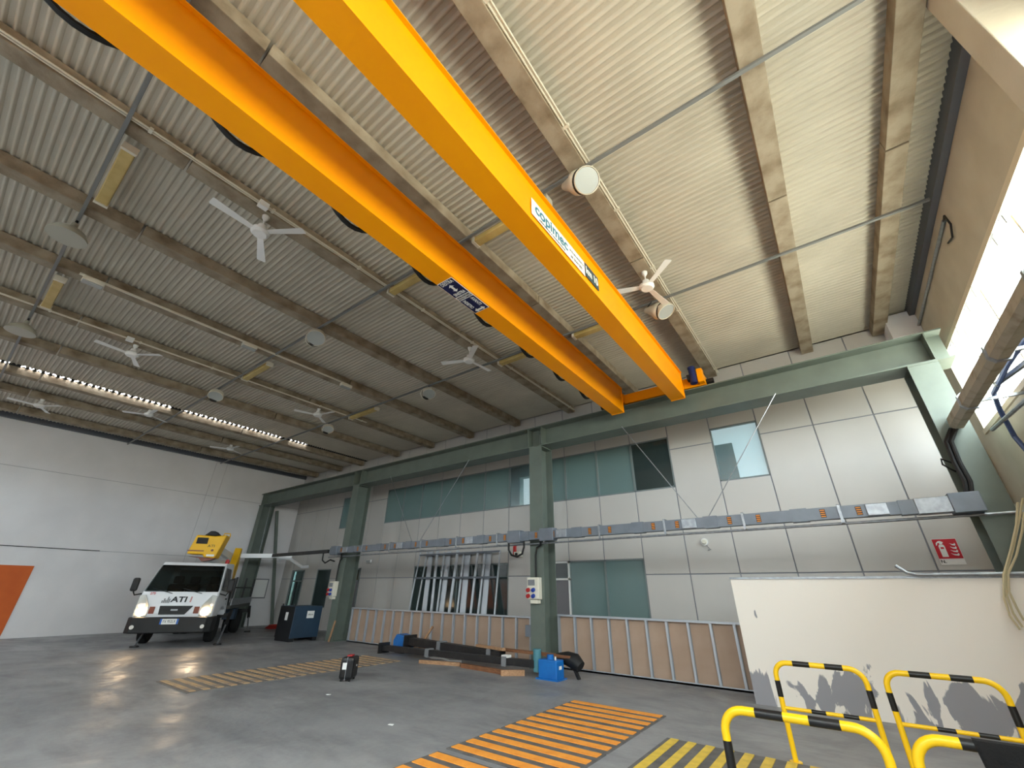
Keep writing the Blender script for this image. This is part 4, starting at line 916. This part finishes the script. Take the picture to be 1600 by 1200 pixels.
for s in (-1, 1):
    y0 = s*(hwid(1.36)+0.004); y1 = s*(hwid(1.95)+0.004)
    q = [(-0.34, y0, 1.36), (-1.30, y0, 1.30), (-1.30, y1, 1.95), (-0.66, y1, 1.97)]
    if s > 0: q = q[::-1]
    tp(MB().quadslab(q, 0.004), 'side_window', M_tglass)
    tp(MB().box(-1.18, -1.05, s*0.932, s*0.955, 1.10, 1.14), 'door_handle', M_tblack)
    tp(MB().box(-1.34, -1.33, s*0.928, s*0.934, 0.95, 1.95), 'door_gap', M_tblack)
    # mirror
    mr = tp(MB().box(-0.22, -0.10, s*1.08, s*1.24, 1.32, 1.66), 'mirror', M_tblack, bevel=0.05)
    tp(MB().tube([(-0.25, s*0.92, 1.27), (-0.17, s*1.10, 1.23), (-0.16, s*1.15, 1.32)], 0.018, 8), 'mirror_arm', M_tblack, smooth=True)
    # headlight cluster
    c = [(0.012, s*0.60, 0.72), (0.012, s*0.90, 0.72), (-0.075, s*0.925, 1.22), (-0.09, s*0.79, 1.24), (0.0, s*0.62, 0.98)]
    if s < 0: c = c[::-1]
    hl = tp(MB().prism([Vector(p) for p in c], (0.016, 0, 0)), 'headlight', M_lens, bevel=0.01)
    tp(MB().cyl((0.026, s*0.745, 0.825), (0.036, s*0.745, 0.825), 0.105, n=20), 'lit_lens', M_head, hl, smooth=True)
    tp(MB().box(0.002, 0.014, s*0.46, s*0.585, 0.78, 0.95), 'indicator', M_orange_l)
    tp(MB().cyl((0.10, s*0.80, 0.47), (0.125, s*0.80, 0.47), 0.05, n=16), 'fog_lamp', M_fog, smooth=True)
tp(MB().prism([(0.006, -0.36, 0.97), (0.012, -0.34, 0.76), (0.012, 0.27, 0.76), (0.006, 0.42, 0.97)], (0.012, 0, 0)), 'grille', M_tblack)
tp(MB().box(0.022, 0.03, -0.08, 0.08, 0.85, 0.89), 'badge', M_rim)
bp = [(0.115, -0.55), (0.10, -0.85), (-0.02, -0.99), (-0.45, -1.0), (-0.45, 1.0), (-0.02, 0.99), (0.10, 0.85), (0.115, 0.55)]
tp(MB().prism([(u, v, 0.32) for u, v in bp], (0, 0, 0.38)), 'bumper', M_tblack, bevel=0.03)
pl = tp(MB().box(0.116, 0.124, -0.21, 0.21, 0.53, 0.66), 'number_plate', M_sticker)
for s in (-1, 1): tp(MB().box(0.123, 0.126, s*0.17, s*0.21, 0.53, 0.66), 'plate_band', M_plateblue, pl)
def ttext(body, size, mm, u, v, z, par, ey=(0, 0, 1), bold=0.0, xs=1.0): return text('lettering', body, size*K, mm, par, frameM((u*K, v*K, z*K), (0, 1, 0), ey), bold, xs)
ttext('FX 952LX', 0.095, M_ink, 0.126, 0, 0.595, pl, xs=0.75)
hood = (-0.11, 0, 0.32)
def hoodp(z): return -0.02+(-0.11)*(z-1.0)/0.32
ttext('ATI', 0.20, M_ink, hoodp(1.12)+0.006, 0.02, 1.12, tr, hood, 0.006, 1.25)
ttext('I', 0.20, mat('logo_rose', (196, 140, 140), 0.5), hoodp(1.12)+0.006, 0.30, 1.12, tr, hood, 0.006, 1.2)
sk = MB()
for i, h in enumerate((0.06, 0.11, 0.07, 0.15, 0.10)):
    v = -0.38+i*0.04; z0_ = 1.04; sk.quadslab([(hoodp(z0_)+0.006, v, z0_), (hoodp(z0_)+0.006, v+0.03, z0_), (hoodp(z0_+h)+0.006, v+0.03, z0_+h), (hoodp(z0_+h)+0.006, v, z0_+h)], 0.002)
tp(sk, 'skyline_logo', M_grey)
ttext('275', 0.085, mat('red_number', (200, 60, 60), 0.5), hoodp(1.26)+0.006, -0.66, 1.27, tr, hood, 0.002)
# beacon
tp(MB().lathe([(0.06, 2.13), (0.06, 2.16), (0.05, 2.24), (0.0, 2.27)], 14, Matrix.Translation((-1.45, 0.62, 0))), 'beacon', M_pred, smooth=True)
# chassis and wheels
tp(MB().box(-5.2, -0.4, -0.40, 0.40, 0.48, 0.66), 'chassis', M_tblack)
def wheel(u, v, r=0.35, w=0.20):
    wh = tp(MB().lathe([(r-0.09, -w/2), (r-0.02, -w/2), (r, -w/2+0.03), (r, w/2-0.03), (r-0.02, w/2), (r-0.09, w/2)], 26, Matrix.Translation((u, v, r)) @ Matrix.Rotation(PI/2, 4, 'X')), 'tyre', M_tyre, smooth=True)
    tp(MB().lathe([(0.0, -0.03), (0.10, -0.04), (0.16, 0.0), (r-0.085, 0.05)], 20, Matrix.Translation((u, v+(0.03 if v > 0 else -0.03), r)) @ Matrix.Rotation(PI/2 if v > 0 else -PI/2, 4, 'X')), 'rim', M_rim, wh, smooth=True)
for s in (-1, 1):
    wheel(-1.07, s*0.80)
    wheel(-4.1, s*0.86); wheel(-4.1, s*0.62)
# platform with sides
tp(MB().box(-5.3, -1.85, -0.98, 0.98, 0.82, 0.92), 'platform', M_bed)
for s in (-1, 1):
    tp(MB().box(-5.3, -1.85, s*0.96, s*0.99, 0.92, 1.12), 'drop_side', M_galv)
    tp(MB().box(-3.7, -3.3, s*0.55, s*0.9, 0.45, 0.80), 'tool_box', M_bin)
for u, v in ((-1.9, 0.95), (-5.2, 0.95), (-1.9, -0.95), (-5.2, -0.95), (-3.5, 0.95)):
    tp(MB().box(u-0.025, u+0.025, v-0.025, v+0.025, 0.92, 1.75), 'rack_post', M_tblack)
tp(MB().box(-5.22, -1.88, 0.93, 0.97, 1.42, 1.46), 'rack_rail', M_tblack)
tp(MB().box(-1.93, -1.86, -0.9, 0.9, 0.92, 1.70), 'headboard', M_tblack)
# outrigger legs
for top, foot in (((-1.55, 1.10, 0.78), (-0.15, 1.24, 0.0)), ((-0.75, -0.66, 0.55), (-0.05, -0.64, 0.0)), ((-4.9, 1.05, 0.80), (-4.3, 1.28, 0.0)), ((-4.9, -1.05, 0.80), (-4.5, -1.28, 0.0))):
    T, Fo = Vector(top), Vector(foot); sg = 1 if T.y > 0 else -1
    og = tp(MB().box(T.x-0.06, T.x+0.06, min(T.y*0.5, T.y), max(T.y*0.5, T.y), 0.60, 0.72), 'outrigger_beam', M_tblack)
    tp(MB().bar(T, T+(Fo-T)*0.45, 0.08, 0.08), 'leg_housing', M_tblack, og)
    tp(MB().cyl(T+(Fo-T)*0.42, Fo+Vector((0, 0, 0.03)), 0.024, n=10), 'leg_rod', M_galv, og, smooth=True)
    tp(MB().cyl(Fo, Fo+Vector((0, 0, 0.03)), 0.10, n=14), 'foot_pad', M_tblack, og, smooth=True)
# turret, booms, basket
tp(MB().cyl((-4.3, 0, 0.92), (-4.3, 0, 1.15), 0.34, n=20), 'turntable', M_tblack, smooth=True)
tp(MB().prism([(-4.05, 0.12, 1.10), (-4.5, 0.12, 1.10), (-4.65, 0.12, 2.1), (-4.55, 0.12, 2.80), (-4.38, 0.12, 2.82), (-4.12, 0.12, 2.0)], (0, 0.22, 0)), 'turret', M_tyel, bevel=0.015)
tp(MB().bar((-4.4, 0.02, 2.50), (-1.35, -0.08, 2.74), 0.16, 0.22), 'boom', M_twhite, bevel=0.01)
tp(MB().bar((-4.4, 0.02, 2.22), (-1.5, -0.05, 2.28), 0.12, 0.14), 'lower_boom', M_twhite, bevel=0.01)
tp(MB().bar((-4.5, 0.35, 2.55), (-4.65, 2.15, 2.62), 0.12, 0.16), 'jib', M_twhite, bevel=0.01)
tp(MB().tube([(-4.6, 1.7, 2.50), (-4.62, 2.1, 2.50), (-4.64, 2.35, 2.36), (-4.66, 2.6, 2.22), (-4.66, 2.85, 2.24)], 0.06, 8), 'jib_hook', M_twhite, smooth=True)
bk = [(-0.95, -0.52, 2.32), (-0.78, 0.06, 2.28), (-0.70, 0.40, 2.30), (-0.80, 0.52, 2.95), (-0.90, 0.05, 2.98), (-1.02, -0.42, 2.90)]
tp(MB().prism([(-0.86, -0.42, 2.36), (-0.86, 0.02, 2.36), (-0.86, 0.04, 2.28), (-0.86, 0.36, 2.26), (-0.86, 0.52, 2.95), (-0.86, 0.20, 2.90), (-0.86, -0.30, 2.92)], (-0.55, 0, 0)), 'basket', M_tyel, bevel=0.04)
tp(MB().box(-0.865, -0.85, -0.25, 0.05, 2.66, 2.84), 'basket_window', M_black)
tp(MB().box(-0.87, -0.845, -0.41, 0.02, 2.44, 2.47), 'rib', M_orange_l)
tp(MB().cyl((-0.86, 0.24, 2.48), (-0.845, 0.24, 2.48), 0.035, n=12), 'bolt_cover', M_orange_l, smooth=True)
tp(MB().tube([(-1.2, 0.34, 2.93), (-1.2, 0.36, 3.02), (-1.2, 0.52, 3.02), (-1.2, 0.54, 2.93)], 0.018, 6), 'grab_rail', M_tyel, smooth=True)
tp(MB().prism([(-1.0, -0.42, 2.30), (-1.0, -0.10, 2.26), (-1.0, 0.0, 2.16), (-1.0, 0.2, 2.2), (-1.0, 0.34, 2.26)], (-0.3, 0, 0)), 'basket_mount', M_orange_l)
tp(MB().prism([(-0.95, -0.12, 2.92), (-0.95, 0.02, 3.06), (-0.95, 0.14, 3.06), (-0.95, 0.30, 2.92)], (-0.4, 0, 0)), 'control_cover', M_black, bevel=0.02)
tp(MB().box(-0.862, -0.85, 0.12, 0.33, 2.30, 2.36), 'basket_plate', M_sticker)
ttext('ATI', 0.11, M_ink, -0.853, 0.18, 2.60, tr, xs=1.2)
# headlight beams
for s in (-1, 1):
    l = bpy.data.lights.new('headlamp', 'SPOT'); l.energy = 26; l.color = (1.0, 0.78, 0.55); l.spot_size = math.radians(50); l.spot_blend = 0.8; l.shadow_soft_size = 0.09
    o = bpy.data.objects.new('headlamp_beam', l); COL.objects.link(o); o.parent = tr; o.location = (0.06*K, s*0.745*K, 0.825*K)
    o.rotation_euler = (Vector((1, 0, -0.06))).to_track_quat('-Z', 'Y').to_euler()
# red hose behind the truck
pts = [(-20.6+0.45*math.cos(a*1.0)+0.02*a, 10.5+0.40*math.sin(a), 0.03+0.008*a) for a in np.linspace(0, 6*PI, 60)]
solo(MB().tube(pts, 0.03, 6), 'red_hose', M_red_hose, 'coil of red hose on the floor behind the truck', 'hose', smooth=True)
# notice boards on the end wall
for i, (y, lb) in enumerate(((8.9, 'glazed notice case on the end wall left of the strut'), (10.4, 'pale framed notice on the end wall right of the strut'))):
    t = thing('notice_case', lb, 'notice', (XE+0.04, y, 1.2))
    MB().box(XE+0.001, XE+0.05, y-0.45, y+0.45, 1.15, 2.0).build('frame', M_grey, t, world=True)
    MB().box(XE+0.05, XE+0.056, y-0.40, y+0.40, 1.20, 1.95).build('sheet', M_bus if i == 0 else M_sticker, t, world=True)
